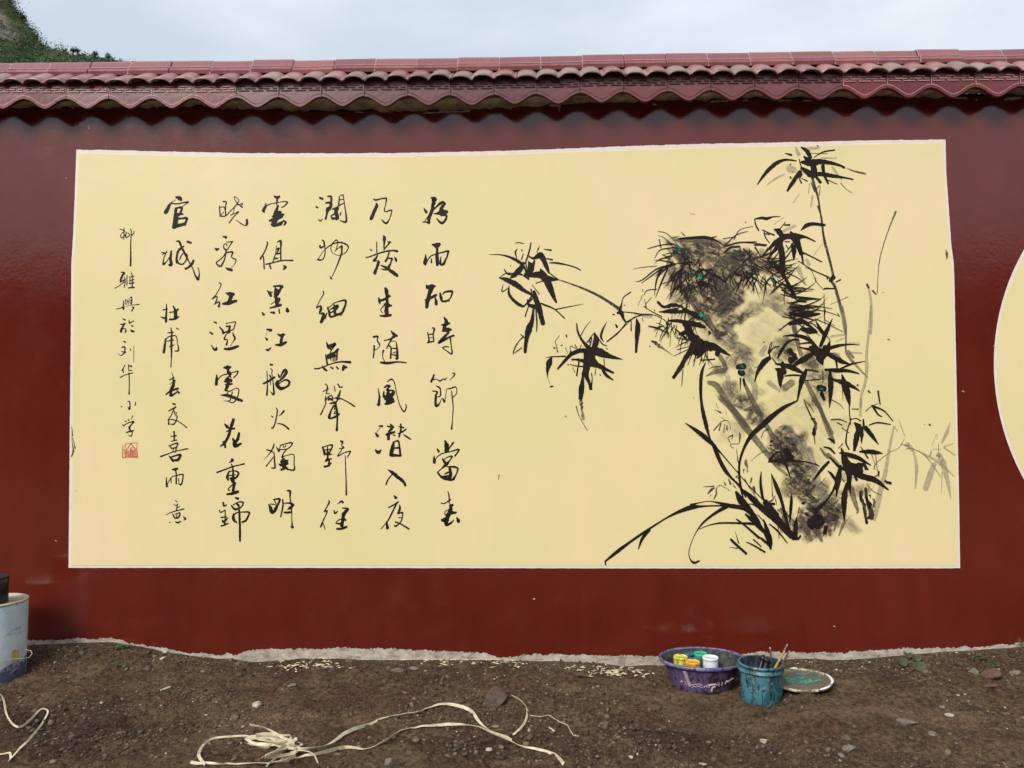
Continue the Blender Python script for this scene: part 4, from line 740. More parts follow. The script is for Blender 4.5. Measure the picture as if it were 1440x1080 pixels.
art('painted_leaf_cluster', INK, [('g',
 "245,255,5 330,250,18 420,265,28 480,300,28 540,370,28;520,130,7 560,200,28 590,240,28;660,110,5 610,220,32 560,340,24;640,300,9 610,380,54 560,430,74 580,500,9;480,360,46 560,400,80 600,380,54;640,355,28 720,335,22 800,325,12 890,330,4;620,410,28 680,430,46 740,470,34 815,495,5;690,450,18 700,520,12;"
 "740,530,5 830,490,12 935,468,5;600,540,18 700,545,32 800,550,22 885,572,9;500,400,28 420,450,46 370,480,32 310,520,14;200,440,12 230,380,22 280,310,18 340,285,14 380,290,9;180,490,9 250,500,28 320,520,42 400,560,22;130,440,28 80,480,42 30,560,22 5,640,7;130,400,7 140,360,5 155,300,4;130,400,7 170,350,7 215,345,5;"
 "125,400,10 140,440,9;180,530,9 220,560,54 220,640,32 225,690,9;240,480,22 250,560,46;150,440,7 200,500,9;260,592,9 330,585,14 420,590,9;440,540,22 410,610,42 385,700,24 365,800,9;450,540,9 540,555,12;640,560,18 645,640,42 645,740,32 635,860,5;660,620,12 760,650,38 830,680,24 890,718,7;740,580,9 770,680,54 790,760,42 808,850,5;"
 "430,630,7 560,620,7;580,560,7 580,640,7;545,690,44 590,700,44;570,740,32 590,790,22;300,150,28 380,130,42 440,140,22;400,70,18 480,75,34 555,68,10;400,190,9 480,210,42 530,220,14;300,380,44 320,400,30;330,410,28 350,415,20;310,460,54 360,440,22;820,870,4 880,872,7;650,960,7 720,958,7 780,980,5;700,985,7 740,1005,7;"
 "650,790,5 720,830,5 755,870,3;1045,720,14 1062,830,9;940,890,5 985,850,4 1040,825,4;990,840,9 1040,860,14 1100,890,9 1170,970,7;1000,845,18 1040,910,12 1075,935,7;970,1005,7 1040,985,11 1150,1000,7;870,668,12 875,670,12;960,715,10 975,730,12;800,850,7 812,1000,9;600,30,5 590,110,5;380,320,7 470,310,14;380,350,6 480,370,20;590,400,60 600,350,40;"
 "480,140,6 560,210,8;540,160,4 640,290,6;75,305,5 88,308,5;1138,285,6 1141,287,6;700,540,7 830,480,5;740,640,6 750,800,3;430,220,4 520,330,8;420,100,6 500,120,8")], 0.0052, rag=0.12)
art('painted_leaf_cluster', INK, [('i',
 "490,210,18 520,240,46 540,280,46;560,180,12 565,240,18;580,250,38 630,310,32 690,390,5;520,250,28 500,350,42 485,440,18;550,300,28 545,380,7;460,170,7 430,260,9 415,370,12 440,430,11;450,180,5 500,170,7 540,190,9;230,410,9 280,425,16 320,465,12;265,340,9 300,355,18 320,380,9;360,460,9 430,475,32 520,505,32 625,565,7;"
 "530,450,12 600,450,32 660,455,32 725,465,5;540,410,7 600,505,12;375,420,9 400,500,46 420,560,64 440,640,44 450,800,9;430,560,46 500,590,70 560,560,28 600,600,12;450,610,38 560,660,46 660,690,40 770,770,12;270,535,18 210,600,24 140,690,12;155,548,5 190,572,7;280,500,12 360,580,22 420,600,28;370,570,18 350,680,44 333,830,7;"
 "265,615,9 300,650,22 330,720,22 260,850,14 160,950,36;420,720,22 400,850,46 400,1030,10;430,650,18 440,760,32;490,660,18 505,690,18;535,790,18 545,860,22 580,900,12;580,760,18 590,850,22 620,900,28;600,880,28 630,980,38 600,1010,18;560,920,12 590,1050,22;655,850,7 640,920,7;610,820,9 618,815,11;690,620,16 690,660,7;680,610,5 665,480,4;"
 "740,700,9 790,715,22;650,670,7 690,640,7;750,690,9 760,720,9;590,720,4 640,780,4 710,815,3;620,440,4 660,560,4;145,255,18 145,300,30;120,175,7 150,170,9;380,250,5 440,290,5;350,420,4 390,380,6;400,700,8 380,680,6;560,520,16 580,600,14;520,560,40 540,620,36;545,330,8 520,300,10")], 0.0052, rag=0.12)
art('painted_orchid_leaves', INK, [
 ('g', "365,800,11 270,850,22 150,930,34 60,1010,32 5,1060,30"), ('h', "1080,25,9 980,70,24 900,130,34 800,220,38 700,310,32 640,410,20 600,530,17 595,640,17 610,760,17 630,850,9"),
 ('f', "370,540,7 340,620,22 330,740,24 335,860,20 355,980,30 380,1075,30"), ('h', "318,240,28 345,330,13 375,410,13 420,510,22 480,620,20 560,700,14 640,800,18"),
 ('h', "140,208,5 230,270,28 320,340,38 375,390,28 430,450,12 560,600,7 680,740,7 800,860,7;385,400,28 440,530,22 520,660,18 600,740,14 650,830,14"),
 ('j', "125,895,12 230,810,26 330,735,18 430,665,18 520,605,14 640,530,12 750,475,24 850,440,34 950,430,14 1100,425,12 1200,430,32 1300,450,32 1370,500,38 1420,570,28;125,895,10 130,925,9;500,630,18 440,700,22 405,790,7;850,420,22 900,405,9 1000,388,5 1100,405,18 1180,425,28;"
  "1150,430,32 1050,490,20 950,570,14 880,670,5 835,790,5 835,860,7 870,905,18 920,890,10;920,622,4 1000,590,7 1100,572,12 1250,572,14 1380,580,18;1185,710,18 1220,745,20 1315,830,18;1220,640,2 1250,740,9;1170,775,2 1240,785,7;1310,495,12 1340,540,12;1235,540,9 1300,590,14 1420,700,12;1375,710,10 1440,770,9;1310,730,3 1390,770,9 1440,800,12;1230,310,18 1270,380,46 1330,450,46"),
 ('k', "145,370,14 190,440,54 260,520,40 340,640,34;205,350,12 280,420,40 360,500,44 480,600,50 580,700,50 640,750,50;220,500,32 300,580,28 380,700,18 440,850,12;360,200,5 355,300,20 375,420,18 420,480,12 500,560,12;445,215,5 490,330,32 530,440,24 570,600,22 610,720,18;445,220,2 455,390,5;615,380,5 612,470,24 600,620,12;380,600,7 410,700,36 430,780,44 440,850,14;"
  "660,580,7 650,660,32 650,750,28;430,640,9 500,700,14 580,800,7;230,560,14 300,620,36 380,700,28;150,600,7 220,650,14 330,740,12 400,790,9;380,460,18 450,540,40 520,620,40;400,440,18 500,560,22;240,790,3 300,820,9 390,875,14;295,770,10 350,820,9;0,630,10 150,630,10 270,630,10;680,500,7 665,570,3;430,470,18 470,470,18;"
  "280,470,5 360,520,6;330,560,6 400,640,8;210,470,6 330,480,6 420,560,6;270,600,8 350,690,8;520,500,6 640,620,6;470,560,8 560,640,14;690,740,16 670,770,12;360,760,18 430,820,20;600,740,30 660,760,26;500,640,6 510,760,5"),
 ('h', "935,450,12 980,540,18 1030,680,7;840,535,9 950,520,28 1050,525,14 1180,540,9 1270,570,5;850,520,18 900,460,9 940,450,7;780,620,7 775,700,14 790,800,12;690,530,2 760,470,3 830,435,3;780,330,4 800,280,4 840,260,8")], 0.0056, rag=0.08)
art('painted_ink_blot', INK, [('k', "785,630,86 850,612,92;790,650,60 840,655,50;905,665,32 895,715,30;712,465,18 722,462,18;795,515,22 808,512,18;740,550,20 748,560,16"), ('h', "990,440,46 1010,480,50 1045,500,26;860,365,14 880,360,10;855,395,10 870,398,8;1085,563,10 1090,564,10;1125,885,14 1145,878,14;1215,935,16 1225,930,12"), ('f', "1070,430,18 1085,460,32;1110,480,28 1130,485,18;865,365,7 868,368,7;665,670,12 665,765,5;690,680,18 700,730,12;640,580,30 690,570,50;660,620,40 685,630,40;900,460,11 915,390,5 930,365,4;910,450,7 950,410,7 990,400,5"),
 ('d', "570,590,44 600,600,40;625,715,10 640,718,14;640,1000,14 650,1010,14;180,815,7 183,822,8;945,76,6 950,78,6"), ('i', "130,935,18 145,930,14;50,885,16 62,880,14")], 0.0056, rag=0.3)
# sparrow-like cluster of leaves at the left flank of the rock
art('painted_leaf_cluster', INK, [('f',
 "285,340,54 300,420,100 380,400,74 470,420,46 575,477,12;250,430,46 180,540,32 105,662,22;185,90,28 270,130,38 330,150,34;20,110,22 130,90,22;10,65,12 70,75,12;60,185,14 160,190,28 300,220,38 365,240,18;200,210,46 270,340,54;290,140,28 360,180,28;350,180,7 430,270,7;470,470,36 480,430,28;300,500,14 350,460,18;"
 "330,520,9 450,510,9;120,260,9 200,330,18;40,200,7 60,330,5;220,280,38 150,300,18;90,120,4 70,400,3;400,590,2 440,575,4 500,572,5;120,50,24 70,60,18;240,420,4 110,480,4;240,400,3 130,430,5;260,460,6 220,560,4;290,480,6 270,570,4;340,470,7 320,560,4;260,330,60 330,400,90 360,410,70;230,300,30 300,340,50;130,330,5 220,350,8;100,220,4 140,330,5;370,460,5 350,540,4;60,160,4 30,300,5;410,290,14 400,300,12;0,270,4 60,290,6"),
 ('d', "210,750,20 260,790,18 330,770,22 420,790,14;95,720,3 110,790,8;155,710,3 110,760,4;90,785,6 160,830,5 240,870,8;10,845,5 50,850,5;0,880,4 80,855,8 160,855,8;220,830,6 330,830,26 420,830,22")], 0.0056, rag=0.2)
# moss whiskers: explicit blades then fans
art('painted_moss_blades', INK, [('d',
 "330,430,9 200,470,9 80,560,7 20,580,2;270,450,9 180,510,9 70,590,3;250,460,12 200,560,12 180,690,3;290,470,12 240,580,12 190,710,3;340,260,7 230,270,7 120,300,4;350,230,5 280,170,5 210,152,3;340,290,7 230,310,7 180,380,3;310,250,7 250,200,4 210,190,2;305,380,7 250,350,7;220,220,7 235,290,9;405,158,4 435,190,7;"
 "0,470,2 90,455,4 200,445,4;360,560,7 240,595,4;90,690,3 120,650,5 200,640,5;385,215,12 520,205,18 620,205,22 700,230,12 755,265,7;590,195,7 640,210,12 705,195,4;760,290,7 860,190,7 970,150,3;780,280,7 880,250,9 1040,240,5;850,220,7 900,140,4 1010,110,3;800,270,7 920,245,9 1130,265,4;760,215,5 850,200,4;1030,265,7 1120,275,7;"
 "130,955,4 200,970,8 270,1000,5;80,640,4 82,660,4;40,780,2 80,690,3;190,1040,3 240,880,4;770,330,8 820,290,14 900,280,10;930,300,10 980,360,14"),
 ('e', "380,465,4 500,540,4 640,600,4;280,570,6 360,600,6 440,665,3;300,680,5 400,690,7 500,705,3;340,720,8 420,700,4 510,700,2;330,760,6 440,770,8 560,785,6;350,790,6 480,780,4;380,850,5 500,840,7 660,865,3;400,890,4 560,880,5 720,925,3;250,1010,4 220,1050,4;290,985,8 240,1025,7 200,1050,3;640,830,2 790,765,3;510,950,6 600,985,5 750,1060,3;600,960,4 680,1010,3;700,900,4 720,930,6")], 0.0060, rag=0.1)
pm = Paint(0.0064); pin = Paint(0.0062); rf = random.Random(5)
def fan(x, y, a0, a1, ln, n, wd, curl=0.25):
    if a1 - a0 >= 330: n = int(n * .5); wd *= .8
    elif x > 1090 and y > 398: n = int(n * .28); ln *= 1.35; wd *= .95
    else: n = int(n * .55); ln *= 1.2; wd *= .85
    for i in range(n):
        a = math.radians(a0 + (a1 - a0) * (i + rf.random()) / n); l = ln * rf.uniform(.55, 1.1); c = rf.uniform(-curl, curl) + 0.18
        x0 = x + rf.gauss(0, 4.5); y0 = y + rf.gauss(0, 3.6)
        P = []
        for t in (0, .35, .7, 1):
            aa = a + c * t; P.append((x0 + math.cos(aa) * l * t, y0 - math.sin(aa) * l * t + 3.2 * t * t, wd * (0.5, 1, .7, .12)[(0, .35, .7, 1).index(t)]))
        if a1 - a0 >= 330: pin.stroke([(a_, b_, c_ * 1.6) for a_, b_, c_ in P], soft=True, rag=0.3, a0=1.0, a1=.6)
        else: pm.stroke(P, rag=0.1)
for a in [(948,352,120,215,20,12,1.5),(944,372,150,240,26,16,1.8),(958,378,200,280,30,18,1.8),(972,372,20,330,20,20,1.6),(990,362,0,360,18,22,1.7),(1005,380,180,360,20,20,1.9),(975,392,190,300,24,16,1.6),(1030,362,0,360,20,22,1.7),(1020,375,0,360,18,26,1.8),
          (1050,366,0,180,20,16,1.6),(1070,360,-30,90,26,16,1.6),(1075,375,-40,60,32,20,1.8),(1060,380,200,340,22,18,1.8),(1045,385,200,330,24,18,1.6),(1090,378,-40,50,30,18,1.8),(1080,390,200,330,22,16,1.7),(1095,398,-60,40,32,18,1.8),(1065,392,210,330,20,18,1.6),
          (1100,408,-50,30,30,16,1.7),(1105,418,-20,20,34,14,1.6),(1108,428,-25,20,38,14,1.7),(1110,436,-25,15,40,16,1.8),(1112,446,-15,15,38,14,1.9),(1100,402,180,260,20,12,1.6),(1112,452,-30,20,42,12,1.4),(1118,440,-10,30,26,12,2.4),(1115,430,-20,20,22,12,2.4),
          (960,408,200,300,22,12,1.4),(955,398,190,260,26,10,1.4),(966,428,180,280,22,14,1.3),(978,450,200,300,20,12,1.3),(985,440,120,240,18,14,1.4),(945,455,200,300,18,14,1.4),(935,462,120,250,16,10,1.3),(965,470,190,300,22,14,1.4),(985,492,220,320,16,12,1.4),
          (1000,398,200,340,16,14,1.4),(1035,372,0,360,16,16,1.6),(1052,362,0,360,14,16,1.8),(1010,366,0,360,22,18,1.6),(1030,385,180,360,16,16,1.6),(985,378,180,360,18,18,1.8),(1120,470,-30,60,24,8,1.6)]:
    fan(*a)
pm.build('painted_moss', INK, MUR); pin.build('painted_moss', GREY, MUR)
art('painted_moss_shade', DARKW, [('d', "400,300,40 340,330,24;520,330,34 600,350,30;640,330,30 720,350,24;860,320,44 940,350,36;930,420,30 1000,460,24;960,500,20 1060,520,14;1185,570,36 1195,620,26;1330,780,36 1370,850,34;500,840,50 580,890,40")], 0.0046, soft=True, rag=0.7)
# dry brush texture over the washes
hb = random.Random(8); ph = Paint(0.0042)
for (bx_, by_, rx_, ry_, an_, am_) in BL:
    if am_ < .18: continue
    for _ in range(int(3 + rx_ * ry_ * am_ / 22)):
        t_ = hb.uniform(0, 6.28); q_ = hb.random() ** .6; c1, s1 = math.cos(math.radians(an_)), math.sin(math.radians(an_))
        u_, v_ = rx_ * q_ * math.cos(t_), ry_ * q_ * math.sin(t_); x_ = bx_ + u_ * c1 - v_ * s1; y_ = by_ + u_ * s1 + v_ * c1
        if y_ < 400: aa_ = hb.uniform(-.9, .9) + (1.2 if hb.random() < .4 else 0)
        else: aa_ = math.radians(-38) + hb.gauss(0, .35)
        l_ = hb.uniform(2, 8) * (1.2 if y_ > 600 else 1); w_ = hb.uniform(.6, 2.6) * (.5 + am_)
        ph.stroke([(x_ - l_ * math.cos(aa_), y_ - l_ * math.sin(aa_), w_ * .2), (x_, y_ + hb.uniform(-1, 1), w_), (x_ + l_ * math.cos(aa_), y_ + l_ * math.sin(aa_), w_ * .15)], soft=True, rag=.6, step=1.5, a0=hb.uniform(.25, .95) * (.45 + am_ * .6), a1=hb.uniform(.1, .6))
ph.build('painted_rock_strokes', DARKW, MUR)
art('painted_green_dabs', GREENP, [('d', "575,510,26 570,535,34 590,545,24;565,850,30 575,868,24;545,520,10 560,515,12")], 0.0068, rag=0.4)
art('painted_teal_dabs', TEALP, [('d', "370,270,24 380,300,36 350,310,12;490,490,20 500,500,16;860,330,14 880,340,12;960,330,18 985,340,20;1175,560,30 1200,575,20;600,890,24 610,900,18;895,290,10 905,300,8"), ('f', "670,565,20 690,580,16;655,600,10 680,620,10"), ('g', "560,700,14 580,705,14;565,410,6 563,435,5")], 0.0068, rag=0.4)
# orchid flowers
art('painted_orchid_flowers', DARKW, [
 ('h', "390,95,4 440,120,12;400,45,4 420,90,3;480,100,3 485,140,4;440,200,7 380,270,8;440,210,9 425,270,11;470,220,5 465,290,6;490,230,9 490,265,12;445,195,4 490,185,5 515,220,4 520,260,4;500,330,7 540,310,10 530,345,4;500,340,7 520,375,7;600,290,8 600,330,14 590,380,6 530,385,4 520,400,7 545,420,5;570,420,3 585,540,9;440,160,3 480,185,3;560,660,4 590,680,4;640,600,8 630,605,6"),
 ('j', "950,265,2 1040,262,10;990,325,7 1020,290,16 1045,275,8;1060,280,7 1060,330,12 1040,370,6;1060,280,4 1090,252,4 1130,270,4 1180,300,4;1125,225,7 1140,250,12;1165,200,9 1180,240,18;1325,120,7 1320,140,9;1300,60,8 1310,85,14;1300,200,7 1340,270,10;1355,195,7 1345,240,3;1380,270,14 1385,310,16;1290,120,9 1292,150,4;1015,325,4 1010,350,3;1200,240,4 1230,280,4;1240,130,4 1250,200,5;1340,270,6 1440,420,6;1210,260,10 1220,270,6;1035,255,6 1040,262,6;1230,175,8 1240,180,6"),
 ('k', "420,455,16 450,440,12 480,400,5;455,390,10 458,410,8;480,430,8 490,480,4;280,250,10 275,290,4;1165,540,10 1170,550,8;1280,420,6 1282,400,8;1200,370,30 1205,400,20;1240,350,24 1245,400,20;1210,430,20 1230,500,24 1245,600,18;1280,520,40 1290,590,36;1320,450,8 1310,500,7;1300,425,8 1302,440,6")], 0.0060, rag=0.3)
# small chips and scuffs in the panel
SC_ = M_plain('exposed_render_chip', (0.10, 0.07, 0.03), 0.8)
p = Paint(0.0040)
p.text("1329.5,351,0.8 1331,357,3 1331,365,0.8;101.5,605,1 102,622,1 103.5,634,2.5 101,642,1.5;103,616,.8 106,630,2;101,600,.8 103,613,.8;108,690,.5 108,691,.7;702,668,1.5 701,674,1;1248,477,1.2 1250,478,1.2;1306,597,2 1308,598,2;1299,597,1 1300,597,1", 0, 0, 1, rag=.5)
p.build('paint_chip', SC_, MUR)
p = Paint(0.003)
p.text("125,177,1.6 126,182,1.2;93,250,.8 94,251,1;1353,550,1.4 1355,551,1.6;78,760,1 80,761,1;1397,487,1.2 1399,489,1.2;750,842,1.5 752,842,1.5;1172,880,1 1174,881,1", 0, 0, 1, rag=.5)
p.build('pale_fleck', PLASTER, WALL)
# ------------------------------------------------------------------ ground
gx, gz = plane_curve([(-200,909),(40,908),(100,906),(160,905),(200,911),(250,919),(300,926),(345,928),(450,926),(600,927),(700,931),(800,935),(930,934),(1040,932),(1100,931),(1200,927),(1290,920),(1400,914.5),(1440,912),(1650,910)])
def gh(x, y, fine=True):
    x = np.asarray(x, float); y = np.asarray(y, float)
    dist = np.maximum(0, -y)
    zb = np.interp(x, gx, gz)
    k = np.exp(-dist / 0.45)
    near = np.exp(-((np.maximum(0, np.abs(x) - 5)) / 3) ** 2) * np.exp(-(np.maximum(0, dist - 4) / 3) ** 2)
    h = zb * k
    am = 1 - 0.75 * np.exp(-dist / 0.25)
    h = h + near * am * (0.055 * vnoise(x, y, 0.9, 21) + 0.045 * vnoise(x + 0.5 * y, y, 0.34, 22) + 0.026 * vnoise(x, y * 1.4, 0.15, 23) + 0.012 * np.abs(vnoise(x + 1, y * 1.2, 0.085, 27)))
    # a low bank of spoil rising towards the viewer at the left and one at the right
    h = h + near * (0.085 * np.exp(-((x + 0.95) / .75) ** 2 - ((y + 1.75) / .35) ** 2) + 0.06 * np.exp(-((x - 1.6) / .7) ** 2 - ((y + 1.65) / .3) ** 2))
    h = h - near * (0.05 * np.exp(-((x + 1.9) / .45) ** 2 - ((y + 1.35) / .3) ** 2) + 0.055 * np.exp(-((x - 0.75) / .35) ** 2 - ((y + 1.35) / .16) ** 2))
    # level seats under the pails
    for (bx, by, br) in SEATS:
        g = np.exp(-(((x - bx) ** 2 + (y - by) ** 2) / (br * br)) ** 2)
        h = h * (1 - g) + SEATZ * g
    if fine:
        cl = 0.5 + 0.5 * vnoise(x, y, 0.28, 30)
        h = h + near * np.minimum(1, dist / 0.05) * (0.011 * vnoise(x, y, 0.055, 24) * (0.3 + cl) + 0.009 * np.abs(vnoise(x, y, 0.024, 25)) * (0.3 + cl) + 0.0025 * vnoise(x, y, 0.011, 26))
    return h
SEATZ = 0.0
def at_ground_flat(px, py, z=0.0):
    d = rays([[px, py]])[0]; t = (z - EYE) / d[2]; return (d[0] * t, -D + d[1] * t)
_b = at_ground_flat(988, 964); _t = at_ground_flat(1071, 985); _w = at_ground_flat(-14, 957)
SEATS = [(_b[0], _b[1], 0.24), (_t[0], _t[1], 0.15), (_w[0], _w[1], 0.25)]
def at(px, py):
    """the point of the ground seen at this place of the photograph"""
    d = rays([[px, py]])[0]; t0, t1 = 3.0, 5.4
    prev = None
    t = np.linspace(t0, t1, 200); x = d[0] * t; y = -D + d[1] * t; z = EYE + d[2] * t; g = gh(x, y, False)
    hit = np.nonzero((z <= g) | (y > -0.01))[0]; i = hit[0] if len(hit) else 199
    return Vector((float(x[i]), float(min(y[i], -0.01)), float(g[i])))
def axis(lo, hi, st, far, gr=1.22):
    a = list(np.arange(lo, hi + st / 2, st)); s = st; v = lo; left = []
    while v > -far: s *= gr; v -= s; left.append(v)
    s = st; v = hi; right = []
    while v < far: s *= gr; v += s; right.append(v)
    return np.array(left[::-1] + a + right)
AX = axis(-4.3, 4.3, 0.0105, 600); AY = axis(-2.15, 0.02, 0.0105, 600)
GX, GY = np.meshgrid(AX, AY); H = gh(GX.ravel(), GY.ravel())
H = np.where(GY.ravel() > 0.02, np.minimum(H, -0.0), H)
n_y, n_x = GX.shape
me = bpy.data.meshes.new('ground')
idx = np.arange(n_y * n_x).reshape(n_y, n_x)
Fq = np.stack([idx[:-1, :-1], idx[:-1, 1:], idx[1:, 1:], idx[1:, :-1]], -1).reshape(-1, 4)
me.vertices.add(n_y * n_x); me.vertices.foreach_set('co', np.stack([GX.ravel(), GY.ravel(), H], 1).ravel())
me.loops.add(Fq.size); me.loops.foreach_set('vertex_index', Fq.ravel().astype(np.int32))
me.polygons.add(len(Fq)); me.polygons.foreach_set('loop_start', np.arange(0, Fq.size, 4, dtype=np.int32)); me.polygons.foreach_set('loop_total', np.full(len(Fq), 4, np.int32))
me.polygons.foreach_set('use_smooth', [True] * len(Fq)); me.update(calc_edges=True); me.validate()
g = Mat('soil', 0.93, 0.15)
a1 = g.noise(1.1, 5, 0.6); a2 = g.noise(5, 6, 0.7); a3 = g.noise(38, 6, 0.75); a4 = g.noise(130, 4, 0.7); a5 = g.noise(2.3, 4, 0.6, g.mapped((1, 2.2, 1), (0, 0, .5)))
c = g.mix(g.ramp(a1, [(.38, 0), (.62, 1)]), (0.1155, 0.0655, 0.0427), (0.1896, 0.1280, 0.0692))
c = g.mix(g.ramp(a5, [(.45, 0), (.66, 1)]), c, (0.1319, 0.0624, 0.0442))
c = g.mix(g.math('MULTIPLY', g.ramp(a2, [(.42, 0), (.62, 1)]), .75), c, (0.2391, 0.1654, 0.1000))
c = g.mix(g.math('MULTIPLY', g.ramp(a3, [(.40, 1), (.54, 0)]), .75), c, (0.0316, 0.0190, 0.0128))
c = g.mix(g.math('MULTIPLY', g.ramp(a3, [(.56, 0), (.70, 1)]), .55), c, (0.3627, 0.2575, 0.1693))
c = g.mix(g.ramp(a4, [(.66, 0), (.76, 1)]), c, (0.5605, 0.4369, 0.3091))
c = g.mix(g.math('MULTIPLY', g.attr('dark_patch'), .85), c, g.mix(g.ramp(a3, [(.4, 0), (.6, 1)]), (0.0246, 0.0138, 0.0090), (0.0966, 0.0585, 0.0391)))  # darker soil colour in placed patches, mostly the hollows
c = g.mix(g.math('MULTIPLY', g.attr('dry'), .7), c, g.mix(g.ramp(a3, [(.4, 0), (.6, 1)]), (0.1803, 0.1134, 0.0644), (0.3478, 0.2316, 0.1437)))  # paler soil colour in placed patches, mostly the mounds
g.color(c); g.bump(g.math('ADD', a3, g.math('MULTIPLY', a4, 0.5)), 1.0, 0.045)
me.materials.append(g.m)
def blobs(X, Y, L_):
    f = np.zeros(np.shape(X))
    for (px, py, sx, sy, am) in L_:
        q = at(px, py); f = f + am * np.exp(-((X - q.x) / sx) ** 2 - ((Y - q.y) / sy) ** 2)
    return f
DARKB = [(660,1058,.45,.13,1),(930,1035,.40,.13,1),(595,1000,.2,.06,.7),(480,1000,.3,.07,.4),(140,1025,.5,.16,.9),(60,1050,.4,.12,.6),(90,925,.35,.06,.8),(640,955,.5,.06,.45),(1230,950,.6,.05,.5),(1180,1060,.4,.10,.5),(300,1062,.2,.07,.8),(760,985,.25,.08,.4),(1080,1000,.25,.05,.4)]
PALEB = [(430,1010,.45,.12,1),(300,1045,.3,.08,.6),(930,985,.45,.06,.8),(1250,1000,.8,.07,.9),(560,1075,.2,.05,.6),(700,1075,.3,.03,.5),(400,960,.4,.04,.4),(1350,1060,.4,.10,.7)]
_sx, _sy = GX.ravel(), GY.ravel(); _s = (np.abs(_sx) < 6) & (np.abs(_sy) < 5); _d = np.zeros(len(_sx)); _r = np.zeros(len(_sx))
_wob = 1 + .7 * vnoise(_sx[_s], _sy[_s], .16, 71) + .4 * vnoise(_sx[_s], _sy[_s], .06, 72)
_d[_s] = np.clip(blobs(_sx[_s], _sy[_s], DARKB) * _wob, 0, 1); _r[_s] = np.clip(blobs(_sx[_s], _sy[_s], PALEB) * _wob, 0, 1)
for nm_, v_ in (('dark_patch', _d), ('dry', _r)):
    a_ = me.attributes.new(nm_, 'FLOAT', 'POINT'); a_.data.foreach_set('value', v_)
obj('ground', me, kind='structure')

# ---- loose things: crumbs of soil, gravel, flakes of old plaster ------------
def ico(sub=0):
    t = (1 + 5 ** .5) / 2
    V = np.array([(-1,t,0),(1,t,0),(-1,-t,0),(1,-t,0),(0,-1,t),(0,1,t),(0,-1,-t),(0,1,-t),(t,0,-1),(t,0,1),(-t,0,-1),(-t,0,1)], float)
    F = [(0,11,5),(0,5,1),(0,1,7),(0,7,10),(0,10,11),(1,5,9),(5,11,4),(11,10,2),(10,7,6),(7,1,8),(3,9,4),(3,4,2),(3,2,6),(3,6,8),(3,8,9),(4,9,5),(2,4,11),(6,2,10),(8,6,7),(9,8,1)]
    V /= np.linalg.norm(V[0])
    for _ in range(sub):
        V = list(map(tuple, V)); mid = {}; G = []
        def m(a, b):
            k = (min(a, b), max(a, b))
            if k not in mid:
                v = np.array(V[a]) + np.array(V[b]); v /= np.linalg.norm(v); V.append(tuple(v)); mid[k] = len(V) - 1
            return mid[k]
        for a, b, c in F:
            x, y, z = m(a, b), m(b, c), m(c, a); G += [(a, x, z), (b, y, x), (c, z, y), (x, y, z)]
        V = np.array(V); F = G
    return V, F
IV, IF = ico(0)
IFA = np.array(IF)
def scatter(name, n, size, dens, mats, wts, flat=.7, sink=.3, seed=1, region=(-4.2, 4.2, -2.1, -0.02)):
    r = np.random.default_rng(seed); Vs = []; Fs = []; Ms = []; k = 0; tries = 0
    X = r.uniform(region[0], region[1], n * 4); Y = r.uniform(region[2], region[3], n * 4)
    keep = r.random(n * 4) < dens(X, Y); X = X[keep][:n]; Y = Y[keep][:n]; Z = gh(X, Y)
    for x, y, z in zip(X, Y, Z):
        if any((x - bx) ** 2 + (y - by) ** 2 < (br * .8) ** 2 for bx, by, br in SEATS): continue
        s = size(r); sc = s * r.uniform(.5, 1.25, 3); sc[2] *= flat
        V = IV * (1 + r.uniform(-.25, .25, (12, 1))) * sc
        a = r.uniform(0, 6.28); c_, s_ = math.cos(a), math.sin(a)
        V = V @ np.array([[c_, s_, 0], [-s_, c_, 0], [0, 0, 1]])
        V = V + [x, y, z + sc[2] * (1 - 2 * sink) * .8]
        Vs.append(V); Fs.append(IFA + k); k += 12; Ms.append(np.full(20, r.choice(len(mats), p=wts)))
    V = np.vstack(Vs); F = np.vstack(Fs)
    me = bpy.data.meshes.new(name); me.vertices.add(len(V)); me.vertices.foreach_set('co', V.ravel())
    me.loops.add(F.size); me.loops.foreach_set('vertex_index', F.ravel().astype(np.int32)); me.polygons.add(len(F))
    me.polygons.foreach_set('loop_start', np.arange(0, F.size, 3, dtype=np.int32)); me.polygons.foreach_set('loop_total', np.full(len(F), 3, np.int32))
    for m in mats: me.materials.append(m)
    me.polygons.foreach_set('material_index', np.concatenate(Ms).astype(np.int32)); me.update(calc_edges=True)
    return me
def M_stone(name, c, c2): 
    m = Mat(name, 0.85, 0.2); n = m.noise(30, 5, .7); n2 = m.noise(120, 3, .7)
    m.color(m.mix(m.ramp(n, [(.35, 0), (.65, 1)]), c2, c)).bump(n2, .6, .01); return m.m
SOILC = [M_stone('crumb_dark', (0.075, 0.05, 0.036), (0.04, 0.028, 0.02)), M_stone('crumb_brown', (0.14, 0.10, 0.07), (0.08, 0.052, 0.038)), M_stone('crumb_tan', (0.20, 0.15, 0.10), (0.12, 0.085, 0.06))]
STN = [M_stone('grey_stone', (0.24, 0.205, 0.165), (0.13, 0.11, 0.09)), M_stone('brown_stone', (0.15, 0.11, 0.08), (0.08, 0.055, 0.042)), M_stone('pale_stone', (0.50, 0.45, 0.37), (0.30, 0.26, 0.2)), M_stone('red_stone', (0.15, 0.085, 0.065), (0.09, 0.052, 0.042))]
def d_clump(X, Y): return np.clip(0.25 + 1.1 * vnoise(X, Y, 0.3, 41) + 0.25 * (Y > -0.35), 0.03, 1)
def d_pit(X, Y): return np.clip((blobs(X, Y, DARKB) + .06) * (1 + .8 * vnoise(X, Y, .12, 73)), 0, 1)
